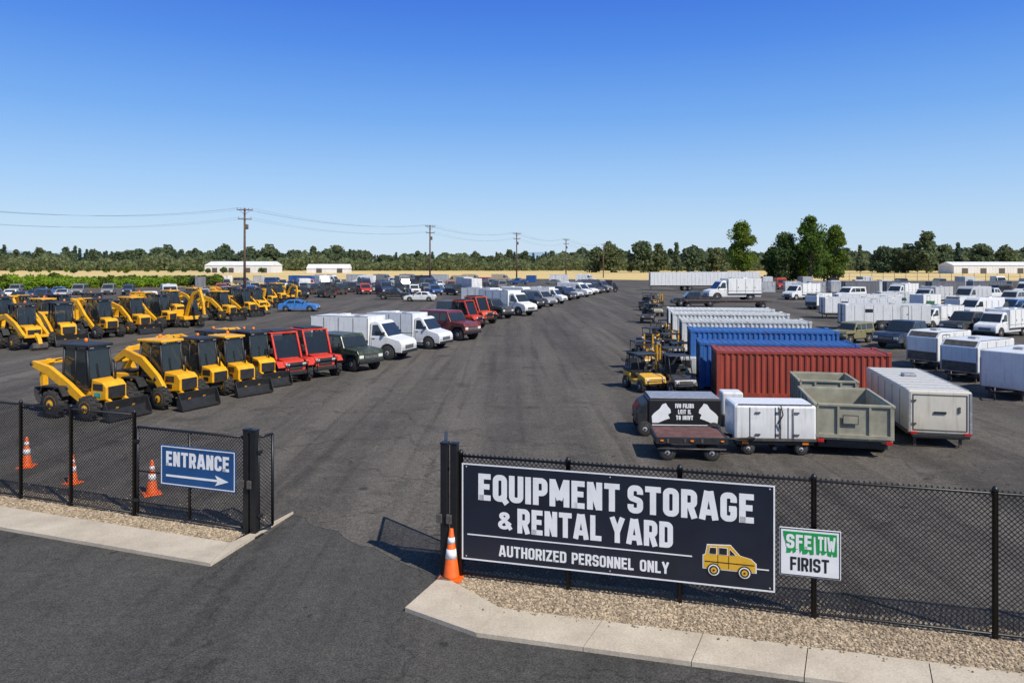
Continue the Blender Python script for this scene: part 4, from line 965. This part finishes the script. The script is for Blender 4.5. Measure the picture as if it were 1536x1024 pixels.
place(bintrailer(3.0,2.05,1.5),'bin_trailer',D(1264,22.4),AY,'olive grey open bin trailer on asphalt','trailer')
place(bintrailer(2.0,1.9,1.45),'bin_trailer',D(1234,26.6),AY,'olive grey open bin trailer behind another','trailer')
def whitebox():
    ch=[]; b=MB(); b.box((0,0,.95),(2.36,1.25,1.05),PAINT,.09); ch.append(T('body',b))
    d=MB()
    for x in (-.72,.0,.36): d.box((x,-.632,.95),(.02,.01,.9),BLK)
    for x in (.14,.5): d.tube([(x,-.65,.5),(x,-.65,1.38)],.014,STEEL,6)
    for x in (-.5,.08,.6): 
        for z in (.62,1.25): d.box((x,-.645,z),(.14,.03,.04),STEEL)
    d.tube([(.14,-.67,1.47),(.2,-.68,1.2),(.08,-.67,.95),(.14,-.67,.8)],.018,BLK,6); ch.append(T('door_hardware',d))
    tr=MB(); tr.box((0,-.60,1.478),(2.1,.03,.02),STEEL); tr.box((0,-.64,.47),(2.3,.03,.07),STEEL); ch.append(T('trim',tr))
    u=MB(); u.box((0,0,.38),(2.2,.9,.14),BLK); u.box((0,0,.2),(.1,1.1,.08),BLK); u.box((0,-.56,.36),(2.2,.05,.08),BLK)
    for x in (-.9,.9): u.box((x,-.5,.3),(.1,.1,.3),BLK)
    ch.append(T('chassis',u))
    for x in (-.75,.75):
        for s in (-1,1): ch.append(wheelT(.19,.16,x,s*.48))
    for x in (-.85,.85): l=MB(); l.box((x,-.6,.37),(.18,.04,.08),ORG,.01); ch.append(T('marker_light',l))
    return T('tank_trailer',None,ch=ch)
place(whitebox(),'utility_trailer',D(1154,21.8),-4,'white rounded utility box trailer with side doors','trailer',color=WHT)
m=MB(); m.box((0,0,.8),(.7,.7,.8),PAINT,.06); m2=MB(); m2.box((0,0,.2),(.6,.6,.4),BLK,.02)
place(T('equipment_box',None,ch=[T('body',m),T('base',m2)]),'equipment_box',D(1096,25.2),-5,'small white equipment box behind trailer','equipment box',color=WHT)
def blacktrailer():
    ch=[]; b=MB(); b.prism([(-1.3,.38),(-1.3,1.34),(1.28,1.36),(1.28,.38)],-.75,.75,INK,.06); ch.append(T('body',b))
    n=MB(); n.prism([(-1.7,.4),(-1.72,.85),(-1.55,1.12),(-1.3,1.26),(-1.3,.38)],-.7,.7,BLK,.05); 
    w=MB(); w.slab([(-1.71,-.5,.87),(-1.71,.5,.87),(-1.56,.5,1.12),(-1.56,-.5,1.12)],.01,GLASS); w2=MB(); w2.slab([(-1.62,-.704,.85),(-1.5,-.704,1.07),(-1.36,-.704,1.14),(-1.36,-.704,.85)],.006,GLASS); ch.append(T('cab',n,ch=[T('windscreen',w),T('window',w2)]))
    r=MB(); r.box((0,0,1.37),(2.45,1.4,.03),RIM,.005); ch.append(T('roof',r))
    base=[(-1.16,.50),(-1.18,.74),(-1.10,.84),(-.90,1.0),(-.80,1.16),(-.68,1.20),(-.62,1.10),(-.52,.98),(-.50,.86),(-.60,.80),(-.54,.66),(-.72,.60),(-.95,.50)]
    for s in (1,-1):
        gph=MB(); flat(gph,[(s*a+ (.0 if s==1 else -.02),b) for a,b in base],-.756,WHITE); ch.append(T('graphic',gph))
    gl=MB(); gl.box((-.02,-.756,.425),(2.3,.003,.03),WHITE); ch.append(T('stripe',gl))
    for s_,z_,w_ in (('IVO FILINS',1.03,.66),('LEIT IL',.82,.46),('TO IOIVT',.61,.6)):
        l=MB(); btext(l,s_,-.02-w_/2,z_,w_,.16,WHITE,y=-.758,t=.25); ch.append(T('lettering',l))
    for x in (-1.42,1.0):
        for s in (-1,1): ch.append(wheelT(.27,.2,x,s*.68))
    for y in (-.45,.45): k=MB(); k.box((-1.74,y,.55),(.03,.14,.08),RED); ch.append(T('marker_light',k))
    return T('show_truck',None,ch=ch)
place(blacktrailer(),'small_box_truck',D(1022,24.2),-3,'small black box truck with white hand graphics and lettering','truck',scale=.9)
place(flatbed(2.0,1.5),'flatbed_trailer',D(1031,21.3),-4,'low dark flatbed trailer with worn plank deck','trailer',scale=.95)
BG=buggy(); FK=forklift(); YC=(.75,.40,.02)
bl=[(966,584,BG,YC,.85),(970,562,FK,(.04,.04,.04),.85),(962,554,BG,(.5,.3,.05),.8),(974,543,FK,YC,.9),(980,530,BG,(.25,.22,.18),.85),(990,520,FK,YC,.9),(1000,514,BG,(.5,.34,.05),.85),(972,484,BG,(.04,.04,.04),.95),(982,474,BG,(.3,.28,.2),.95),(975,466,BG,(.04,.05,.04),1),(985,460,FK,YC,1),(970,461,BG,(.05,.05,.05),1)]
for px,py,t,c,s in bl:
    place(t,t.name,W(px,py),-70+R.uniform(-40,40),'small yard machine with black frame on asphalt',t.name.replace('_',' '),'small machines beside the containers',color=c,scale=s)
for px,py,t,c in ((1016,588,BG,(.03,.03,.035)),(1010,572,BG,(.5,.36,.1)),(1022,562,BG,(.6,.6,.58)),(1008,552,FK,YC),(1006,543,BG,(.4,.35,.2)),(1004,532,FK,(.5,.5,.45))):
    place(t,t.name,W(px,py),-70+R.uniform(-25,25),'small yard machine squeezed beside container',t.name.replace('_',' '),'small machines beside the containers',color=c,scale=.85)
for px,py,c in ((1030,566,(.6,.6,.6)),(1022,550,(.7,.7,.68)),(1012,535,(.04,.05,.06)),(998,560,(.08,.08,.09))):
    m=MB(); m.box((0,0,.7),(1.0,.8,.9),PAINT,.05); m2=MB(); m2.box((0,0,.13),(.9,.7,.25),BLK,.02); m3=MB(); m3.box((0,-.405,.8),(.5,.02,.4),BLK)
    place(T('equipment_box',None,ch=[T('body',m),T('base',m2),T('vent',m3)]),'equipment_box',W(px,py),-12,'compact equipment box beside container','equipment box',color=c,scale=.9)
# --- right side trailers
SLATE=simple('slate_vinyl',(.1,.13,.17),.4,amt=.2)
TR1=boxtrailer(3.2,1.9,2.2,.5,.38,True,sdoor=True,win=True); TR1b=boxtrailer(3.5,1.9,2.15,.5,.38,True,stripe=SLATE); TR2=boxtrailer(7.5,2.1,2.4,.6,.42,sdoor=True,win=True); TR3=boxtrailer(4.0,1.9,2.15,.5,.38,stripe=DGREEN,sdoor=True)
for px,d,t,yaw,c,l in ((1408,39.5,TR1,-152,WHT,'white enclosed cargo trailer with dark window'),(1466,35.5,TR1b,-150,(.74,.75,.74),'white enclosed cargo trailer with slate graphic'),(1536,31,TR3,-148,WHT,'white enclosed cargo trailer with green graphic'),
  (1285,76,TR2,-6,WHT,'long white box trailer'),(1325,63,TR2,-6,(.75,.75,.73),'long white box trailer'),(1300,84,TR2,-5,WHT,'long white box trailer'),
  (1440,84,TR1b,-150,WHT,'white enclosed cargo trailer with slate graphic'),(1388,90,TR3,-150,WHT,'white enclosed cargo trailer with green graphic'),(1228,92,TR1,-150,WHT,'white enclosed cargo trailer with dark window'),(1340,98,TR3,-10,WHT,'white enclosed cargo trailer with green graphic')):
    place(t,'box_trailer',D(px,d),yaw,l,'trailer','white trailers parked across the yard',color=c,scale=.92)
place(SV,'off_road_car',W(1278,514),-150,'olive beige boxy off-road car between trailers','car',color=(.24,.22,.11),scale=.8)
place(PK,'pickup_truck',W(1362,520),-150,'dark blue pickup truck beside white trailer','truck',color=(.02,.04,.08),scale=1.0)
place(ST,'service_truck',W(1502,504),-150,'white service truck behind cargo trailers','truck',color=WHT,scale=.85)
place(VN,'delivery_van',W(1470,477),-160,'white service van facing away from trailers','van',color=WHT,scale=.85)
place(ST,'service_truck',W(1404,492),-155,'white service truck among the trailers','truck',color=WHT,scale=.8)
place(PK,'pickup_truck',W(1522,477),-165,'blue pickup truck beside white van','truck',color=(.03,.14,.4),scale=1.1)
place(PK,'pickup_truck',W(1452,500),-150,'dark pickup truck between trailers','truck',color=(.05,.055,.06))
STR=boxtrailer(16,2.6,4.0,1.1,.5)
place(STR,'semi_trailer',D(1030,160),-3,'long white semi trailer','trailer',color=WHT)
place(STR,'semi_trailer',D(1085,172),-3,'long white semi trailer behind another','trailer',color=(.75,.75,.75))
place(ST,'service_truck',W(1095,451),-172,'large white van in front of semi trailer','van',color=WHT,scale=1.4)
place(flatbed(10,2.4,.95,.4),'flatbed_trailer',D(1086,94),-4,'long dark flatbed trailer','trailer')
place(PK,'pickup_truck',D(1040,98),176,'dark pickup truck parked on asphalt','truck',color=(.03,.03,.035),scale=1.15)

# --- far vehicle rows
low={'car':sedan(True),'van':van(True),'mini':minivan(True,'parked_van'),'suv':suv(True),'pick':pickup(True),'box':boxtruck(True),'svc':servicetruck(True)}
LCN=lowcontainer(6,2.4,2.5); LTR=lowcontainer(3,2.2,2.2)
cols={'white':WHT,'silver':(.5,.51,.52),'black':(.02,.02,.022),'grey':(.2,.2,.21),'blue':(.03,.11,.34),'red':(.5,.03,.02),'green':(.05,.1,.06),'tan':(.45,.38,.27),'dark blue':(.02,.045,.12),'orange':(.6,.2,.03)}
kinds={'car':('car','parked_car'),'van':('van','delivery_van'),'mini':('van','passenger_van'),'suv':('off-road car','off_road_car'),'pick':('pickup truck','pickup_truck'),'box':('box truck','box_truck'),'svc':('service truck','service_truck')}
def farrow(d,p0,p1,gap,types,cw,yaw,dr=0,skip=.08):
    x0=(p0-768)/F*d; x1=(p1-768)/F*d; x=x0
    while x<x1:
        if R.random()>skip:
            k=R.choice(types); cn=R.choices(list(cols),cw)[0]
            yy=d+dr*(x-x0)+R.uniform(-.6,.6)
            yw=yaw+R.uniform(-4,4)+(180 if R.random()<.25 else 0)
            if k=='cont': place(LCN,'storage_container',(x,yy),yw,f'{cn} steel storage container in far rows','container','storage containers in the far rows',color=cols[cn])
            elif k=='bin': place(LTR,'storage_container',(x,yy),yw,f'{cn} steel storage box in far rows','container','storage containers in the far rows',color=cols[cn])
            else: place(low[k],kinds[k][1],(x,yy),yw,f'{cn} {kinds[k][0]} parked in a distant row',kinds[k][0].split()[-1],'vehicles parked in the far rows',color=cols[cn],scale=1.05)
        x+=gap*R.uniform(.9,1.25)
mixt=['car','mini','suv','pick','mini','van']; cw=[9,4,6,5,3,2,1,1,3,.6]
farrow(112,-10,95,3.4,['car','suv','pick'],[2,2,6,5,4,1,1,0,4,0],-70)
farrow(124,-10,120,3.6,['car','suv','mini'],[2,2,6,5,4,1,1,0,4,0],-70)
farrow(138,-10,230,4.0,['car','suv','mini'],[2,2,6,5,4,1,1,0,4,0],-70)
farrow(100,225,330,4.0,['suv','mini','pick'],[2,2,6,4,5,1,0,0,5,.5],-60)
farrow(112,255,420,4.0,['mini','suv','van'],[3,4,5,5,5,1,0,1,4,.5],-60)
farrow(126,300,560,4.0,['mini','suv','van','pick'],[4,4,5,6,4,2,0,1,4,1],-60)
farrow(140,330,600,4.2,mixt,cw,-65)
farrow(136,620,700,4.2,mixt,cw,-65)
farrow(152,380,700,4.6,mixt,[4,4,6,6,4,1.5,0,1,4,.6],-65)
farrow(168,455,770,4.6,mixt+['box','cont'],[5,4,6,6,4,1,0,1,4,.6],-65)
farrow(188,300,800,6,mixt+['cont','bin'],[6,5,5,6,4,1,0,1,4,.6],-65)
farrow(212,320,850,8,mixt+['cont','bin','van'],[6,5,4,5,4,1,0,2,4,.6],-15)
farrow(240,340,900,9.5,['cont','bin','van'],[9,5,2,5,3,1,0,2,2,.4],-12)
farrow(150,850,925,5,mixt,cw,-40)
farrow(100,1395,1560,5.2,['van','pick','svc','mini'],[9,3,1,1,0,0,0,0,0,0],-150)
farrow(118,1200,1560,6.5,['svc','mini','pick','van'],[8,4,2,2,0,.5,0,1,0,0],-150)
farrow(138,1290,1490,6.8,['cont'],[0,0,3,5,0,0,0,0,1,0],-6,skip=0)
farrow(128,1498,1560,5,['van','mini'],[9,3,2,1,0,0,0,0,0,0],-150)
farrow(150,1150,1330,4.4,['bin'],[5,5,0,3,0,0,0,3,0,0],-6,skip=0)
farrow(168,1170,1540,6,['bin','van','mini','pick'],[7,5,3,3,.5,.5,0,2,0,0],-100)
farrow(195,1150,1560,8,['van','cont','mini','bin'],[8,5,3,3,.5,.5,0,2,0,0],-100)
farrow(74,1478,1570,4.6,['van','pick','svc'],[6,2,2,1,0,0,0,0,0,0],-150)

# ---------------------------------------------------------------- foliage
def leafquads(cent,size,rs,nrm=None):
    n=len(cent); a=rs.randn(n,3); a/=np.linalg.norm(a,axis=1)[:,None]
    b=rs.randn(n,3); b-=a*(a*b).sum(1)[:,None]; b/=np.linalg.norm(b,axis=1)[:,None]
    s=size*(.6+.8*rs.rand(n,1)); a=a*s; b=b*s*.7
    return np.stack([cent-a-b*.3,cent-b+a*.2,cent+a+b*.2,cent+b-a*.2],1).reshape(-1,3)
def leafmesh(name,V,m):
    n=len(V)//4; me=bpy.data.meshes.new(name)
    me.vertices.add(len(V)); me.vertices.foreach_set('co',V.astype(np.float32).ravel())
    me.loops.add(4*n); me.loops.foreach_set('vertex_index',np.arange(4*n,dtype=np.int32))
    me.polygons.add(n); me.polygons.foreach_set('loop_start',np.arange(0,4*n,4,dtype=np.int32))
    me.polygons.foreach_set('loop_total',np.full(n,4,dtype=np.int32))
    me.update(calc_edges=True); me.materials.append(m); return me
def broad(h,w,n,ls,m,seed,bole=.2,narrow=False):
    rs=np.random.RandomState(seed); C=[];nc=int(24+h*1.4)
    cl=[]
    for i in range(nc):
        t=rs.rand()**.8; z=h*(bole+.06+(.94-bole-.08)*t)
        env=math.sin(math.pi*min(1,(.12+t*.88))**(.75 if not narrow else .6))**.7
        a=rs.rand()*6.28; r=w/2*env*(.25+.7*rs.rand()); cr=w*(.11+.10*rs.rand())
        cl.append((r*math.cos(a),r*math.sin(a),z,cr))
    per=n//nc
    for x,y,z,cr in cl:
        d=rs.randn(per,3); d/=np.linalg.norm(d,axis=1)[:,None]; rr=cr*(.4+.75*rs.rand(per,1)**.6)
        C.append(d*rr*np.array([1,1,.8])+np.array([x,y,z]))
    C=np.concatenate(C); crown=leafmesh('crown',leafquads(C,ls,rs),m)
    t=MB(); tw=.022*h
    t.tube([(0,0,0),(.1*rs.randn(),.1*rs.randn(),h*.3),(.2*rs.randn(),.2*rs.randn(),h*.6),(0,0,h*.92)],tw,BARK,8,r1=tw*.15)
    for x,y,z,cr in cl[::2]:
        zb=max(h*bole*.7,z-h*.16-.3*math.hypot(x,y)); t.tube([(0,0,zb),(x*.5,y*.5,(zb+z)/2-.1),(x,y,z)],tw*.3,BARK,5,r1=tw*.08)
    return T('tree',None,ch=[T('trunk',t),T('crown',crown)])
def conif(h,w,n,ls,m,seed):
    rs=np.random.RandomState(seed); C=[]
    tiers=int(h*1.1)
    for i in range(tiers):
        t=(i+.5)/tiers; z=h*(.1+.9*t); r=w/2*(1-t)**.8*(.75+.4*rs.rand())
        k=int(n/tiers*(1.6-1.2*t)); nb=7; 
        for b in range(nb):
            a=rs.rand()*6.28; rb=r*(.7+.5*rs.rand()); q=rs.rand(max(2,k//nb))
            rr=rb*q; sp=.12*w*(1-q)*.5+.1
            C.append(np.stack([rr*math.cos(a)+rs.randn(len(q))*sp,rr*math.sin(a)+rs.randn(len(q))*sp,z-rr*.25+rs.randn(len(q))*.15],1))
    crown=leafmesh('crown',leafquads(np.concatenate(C),ls,rs),m)
    t=MB(); t.tube([(0,0,0),(0,0,h*.98)],h*.014,BARK,6,r1=.03)
    return T('conifer',None,ch=[T('trunk',t),T('crown',crown)])
def put(t,name,x,y,s,lab,cat,grp=None,z=0):
    place(t,name,(x,y),R.uniform(0,360),lab,cat,grp,scale=s,z=z)
x,y=D(1113,205); put(broad(18.2,9.6,9500,.25,LEAF,1,.18),'broadleaf_tree',x,y,1,'tall green poplar-like tree standing alone behind the yard','tree')
hs=[(1216,200,19.8,10,2,LEAF),(1253,206,17.2,8.5,3,LEAF),(1178,204,14.6,10,4,LEAFD),(1160,212,11,7,5,LEAFD),(1236,215,13,8,6,LEAFD),(1200,210,12,8,7,LEAF)]
for px,d,h,w,sd,mm in hs:
    x,y=D(px,d); put(broad(h,w,9500,.25,mm,sd,.08),'broadleaf_tree',x,y,1,'tall full green tree in a clump behind containers','tree','clump of trees behind the containers')
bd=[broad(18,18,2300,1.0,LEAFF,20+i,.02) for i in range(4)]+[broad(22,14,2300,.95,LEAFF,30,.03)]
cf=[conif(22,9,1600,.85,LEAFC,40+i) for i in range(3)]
for i in range(290):
    px=-60+1660*(i+R.random())/290; d=R.uniform(780,1000)
    x,y=D(px,d)
    top=R.uniform(13,20)*(1.15 if px<560 else .95 if px<860 else 1.1)
    if R.random()<.08: top*=1.3
    hh=(5.5+top*d/1100)
    if R.random()<.28: put(R.choice(cf),'conifer_tree',x,y,hh*1.05/22,'dark conifer in the distant tree line','tree','distant tree line beyond the field')
    else: put(R.choice(bd),'broadleaf_tree',x,y,hh/18,'rounded green tree in the distant tree line','tree','distant tree line beyond the field')
for px,top,d,t in ((1390,50,520,bd[4]),(1362,30,530,bd[1]),(1437,34,550,cf[0]),(1290,30,550,cf[1]),(1472,32,540,bd[2]),(1015,34,530,cf[2]),(1040,28,540,bd[0]),(962,36,560,bd[2]),(988,32,560,bd[4]),(917,30,560,bd[1]),(1325,28,540,bd[3]),(1075,26,540,bd[2]),(1508,28,540,bd[0]),(895,26,570,bd[0]),(1345,26,540,bd[2]),(1415,30,530,bd[3])):
    x,y=D(px,d); put(t,'field_tree',x,y,(5.5+top*d/1100)/(22 if t in cf or t is bd[4] else 18),'medium tall tree standing before the tree line','tree')
rs=np.random.RandomState(9); n=120000
d=rs.uniform(730,1080,n); px=rs.uniform(-120,1660,n); xx=(px-768)/F*d
hm=15.5+3.5*np.sin(px*.031)+2.5*np.sin(px*.083+1)+2*np.sin(px*.21)+1.2*np.sin(px*.47)
zz=rs.rand(n)**.8*np.maximum(6,hm*d/950)
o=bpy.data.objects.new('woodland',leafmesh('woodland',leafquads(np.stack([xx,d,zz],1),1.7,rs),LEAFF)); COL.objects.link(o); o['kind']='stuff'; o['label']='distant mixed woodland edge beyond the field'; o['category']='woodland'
def bush(seed,m,n=1500):
    rs=np.random.RandomState(seed); C=[]
    for i in range(14):
        a=rs.rand()*6.28; r=1.3*rs.rand()**.5; z=.7+2.3*rs.rand()*(1-r/2.2); cr=.5+.35*rs.rand()
        dd=rs.randn(n//14,3); dd/=np.linalg.norm(dd,axis=1)[:,None]; C.append(dd*cr*(.5+.6*rs.rand(n//14,1))+np.array([r*math.cos(a),r*math.sin(a),z]))
    C=np.concatenate(C); C[:,2]=np.abs(C[:,2]); s=MB()
    for i in range(5): a=i*1.26; s.tube([(0,0,0),(.5*math.cos(a),.5*math.sin(a),1),(1.0*math.cos(a),1.0*math.sin(a),2)],.05,BARK,5,r1=.02)
    return T('bush',None,ch=[T('stem',s),T('foliage',leafmesh('foliage',leafquads(C,.2,rs),m))])
bs=[bush(1,LEAFY),bush(2,LEAFY),bush(3,LEAF),bush(4,LEAFD)]
for i in range(120):
    t=i/119; px=-20+350*t; dd=160+38*t+R.uniform(-3,3)+ (9 if i%2 else 0); x,y=D(px,dd)
    put(R.choice(bs[:2]*4+[bs[2]] if px<130 else bs[:3] if px<230 else bs[1:]),'bush',x,y,R.uniform(.95,1.2)*(1.05 if px<110 else .85),'leafy green shrub in hedge row behind parked cars','bush','hedge row of shrubs')
for i in range(22):
    px=-20+430*i/22+R.uniform(-8,8); x,y=D(px,R.uniform(480,600)); put(bs[R.choice([2,3,3])],'bush',x,y,R.uniform(1,1.6),'dark shrub in far field row','bush','shrubs in the field')

# ---------------------------------------------------------------- buildings
def shed(L,Wd,h,rh,name,px,d,yaw,lab,doors=3):
    w=MB(); w.box((0,0,h/2),(L,Wd,h),BLDW)
    V=MB(); V.add([(-L/2-.4,-Wd/2-.4,h),(L/2+.4,-Wd/2-.4,h),(L/2+.4,Wd/2+.4,h),(-L/2-.4,Wd/2+.4,h),(-L/2-.4,0,h+rh),(L/2+.4,0,h+rh)],[(0,1,5,4),(2,3,4,5),(0,4,3),(1,2,5),(0,3,2,1)],ROOFG)
    rb=MB(); n=int(L/2)
    for i in range(n+1): rb.box((-L/2+i*L/n,-Wd/2-.03,h/2),(.12,.06,h),BLDW)
    ch=[T('wall',w),T('roof',V),T('wall_rib',rb)]
    for i in range(doors):
        dm=MB(); dm.box((-L/2+L*(i+.6)/doors,-Wd/2-.07,1.8),(4,.08,3.6),STEEL); ch.append(T('door',dm))
    place(T(name,None,ch=ch),name,D(px,d),yaw,lab,'building')
shed(52,20,5.5,3.0,'warehouse',366,560,-6,'white metal warehouse with low gable roof',4)
shed(30,12,3.2,3.2,'farm_shed',494,540,0,'small white low farm shed',2)
shed(62,18,5.5,2.4,'warehouse',1487,500,0,'long white metal warehouse beside trees',5)

# ---------------------------------------------------------------- utility poles
PH=15.2
def pole():
    p=MB(); p.tube([(0,0,0),(0,0,PH)],.24,WOODP,10,r1=.15)
    ch=[T('pole',p)]
    for z,l in ((PH-.35,2.6),(PH-1.9,2.2)): a=MB(); a.box((0,-.2,z),(l,.12,.16),WOODP,.01); ch.append(T('crossarm',a))
    for s in (-1,1): a=MB(); a.tube([(s*.9,-.2,PH-.4),(0,-.18,PH-1.1)],.03,STEEL,5); ch.append(T('brace',a))
    for z,xs in ((PH-.2,(-1.2,-.6,.6,1.2)),(PH-1.75,(-1,1))):
        for x in xs: i=MB(); i.lathe([(.05,0),(.09,.06),(.05,.12),(.08,.18),(.03,.24)],(x,-.2,z),'z',RIM,8); ch.append(T('insulator',i))
    tr=MB(); tr.lathe([(.24,0),(.26,.05),(.26,.75),(.2,.85)],(.35,0,PH-3.6),'z',STEEL,12); ch.append(T('transformer',tr))
    return T('utility_pole',None,ch=ch)
PL=pole(); pos=[(-74,72),D(367,124),D(645,176),D(775,216),D(849,266),D(905,330)]
for q in pos: place(PL,'utility_pole',q,25,'tall brown wooden utility pole with crossarms','utility pole','utility poles along the lot edge')
for k in range(len(pos)-1):
    a,b=pos[k],pos[k+1]
    for off,z in ((-1.2,PH),(-.6,PH),(1.2,PH),(-1,PH-1.6),(1,PH-1.6)):
        c,s=math.cos(rad(25)),math.sin(rad(25)); za=z-(1.6 if k==0 else 0)
        A_=Vector((a[0]+off*c,a[1]+off*s,za)); B_=Vector((b[0]+off*c,b[1]+off*s,z)); pts=[]
        for i in range(15):
            t=i/14; q=A_.lerp(B_,t); q.z-=(2.2 if k==0 else 1.5)*4*t*(1-t); pts.append(q)
        w=MB(); w.tube(pts,.015,WIREC,4); place(T('power_line',w),'power_line',(0,0),0,'thin sagging overhead power line between poles','power line','overhead power lines')
posts=[0+i*4 for i in range(40)]
fx,fy=D(1240,264)
pm=MB(); pm.tube([(0,0,0),(0,0,2.8)],.08,STEEL,6); me=pm.mesh('post')
rls=[]
for z in (.3,1.4,2.7): rl=MB(); rl.tube([(0,0,z),(posts[-1],0,z)],.035,STEEL,4); rls.append(T('rail',rl))
place(T('perimeter_fence',None,ch=[T('post',me,(t,0,0)) for t in posts]+rls),'perimeter_fence',(fx,fy),-2,'thin grey wire perimeter fence before dry field','fence')
V=[];Fc=[];N=120
for i in range(N):
    x=-4000+8000*i/(N-1); hh=78+25*math.sin(x*.0011)+18*math.sin(x*.0031+1)+8*math.sin(x*.009)
    V+=[(x,5200,0),(x,5350,hh*.7),(x,5700,hh)]
for i in range(N-1):
    for k in (0,1): Fc.append((3*i+k,3*i+3+k,3*i+4+k,3*i+1+k))
me=bpy.data.meshes.new('hills'); me.from_pydata(V,[],Fc); me.materials.append(simple('hazy_hill',(.28,.38,.46),1,amt=.1,scale=.002,spec=0))  # blue of aerial haze is put into the hill colour
o=bpy.data.objects.new('hills',me); COL.objects.link(o); o['kind']='structure'

# ---------------------------------------------------------------- light
EL=46; sdir=Vector((.70,-.71,0)).normalized()*math.cos(rad(EL)); sdir.z=math.sin(rad(EL))
L=bpy.data.lights.new('sun','SUN'); L.energy=4.9; L.angle=rad(.53); L.color=(1,.95,.86)
so=bpy.data.objects.new('sun',L); COL.objects.link(so); so.rotation_euler=sdir.to_track_quat('Z','Y').to_euler()
w=bpy.data.worlds.new('World'); scene.world=w; w.use_nodes=True; nt=w.node_tree; bg=nt.nodes['Background']
sk=nd(nt,'ShaderNodeTexSky',sky_type='NISHITA'); sk.sun_disc=False; sk.sun_elevation=rad(EL)
sk.sun_rotation=math.atan2(sdir.x,sdir.y); sk.altitude=100; sk.air_density=1.0; sk.dust_density=.5; sk.ozone_density=1.0
nt.links.new(sk.outputs[0],bg.inputs[0]); bg.inputs[1].default_value=.12
tc=nd(nt,'ShaderNodeTexCoord'); sx=nd(nt,'ShaderNodeSeparateXYZ'); nt.links.new(tc.outputs['Generated'],sx.inputs[0])
cr=nd(nt,'ShaderNodeValToRGB'); nt.links.new(sx.outputs[2],cr.inputs[0]); e=cr.color_ramp.elements
stops=[(0,(.60,.75,.90)),(.05,(.50,.70,.93)),(.11,(.35,.59,.94)),(.19,(.175,.42,.90)),(.28,(.075,.265,.84)),(.36,(.035,.17,.76)),(.6,(.06,.16,.42)),(1,(.06,.13,.30))]
e[0].position=0; e[0].color=(*stops[0][1],1); e[1].position=1; e[1].color=(*stops[-1][1],1)
for p_,c_ in stops[1:-1]: q=e.new(p_); q.color=(*c_,1)
bg2=nd(nt,'ShaderNodeBackground'); nt.links.new(cr.outputs[0],bg2.inputs[0]); bg2.inputs[1].default_value=1.0
mx=nd(nt,'ShaderNodeMixShader'); mx.inputs[0].default_value=.88
nt.links.new(bg.outputs[0],mx.inputs[1]); nt.links.new(bg2.outputs[0],mx.inputs[2]); nt.links.new(mx.outputs[0],nt.nodes['World Output'].inputs[0])
cam=bpy.data.cameras.new('camera'); cam.sensor_width=36; cam.lens=36*F/1536; cam.shift_y=-(512-HOR)/1536; cam.clip_end=12000; cam.clip_start=.1
co=bpy.data.objects.new('camera',cam); COL.objects.link(co); co.location=(0,0,H); co.rotation_euler=(rad(90),0,0); scene.camera=co
scene.view_settings.view_transform='Standard'; scene.view_settings.look='None'; scene.view_settings.exposure=0
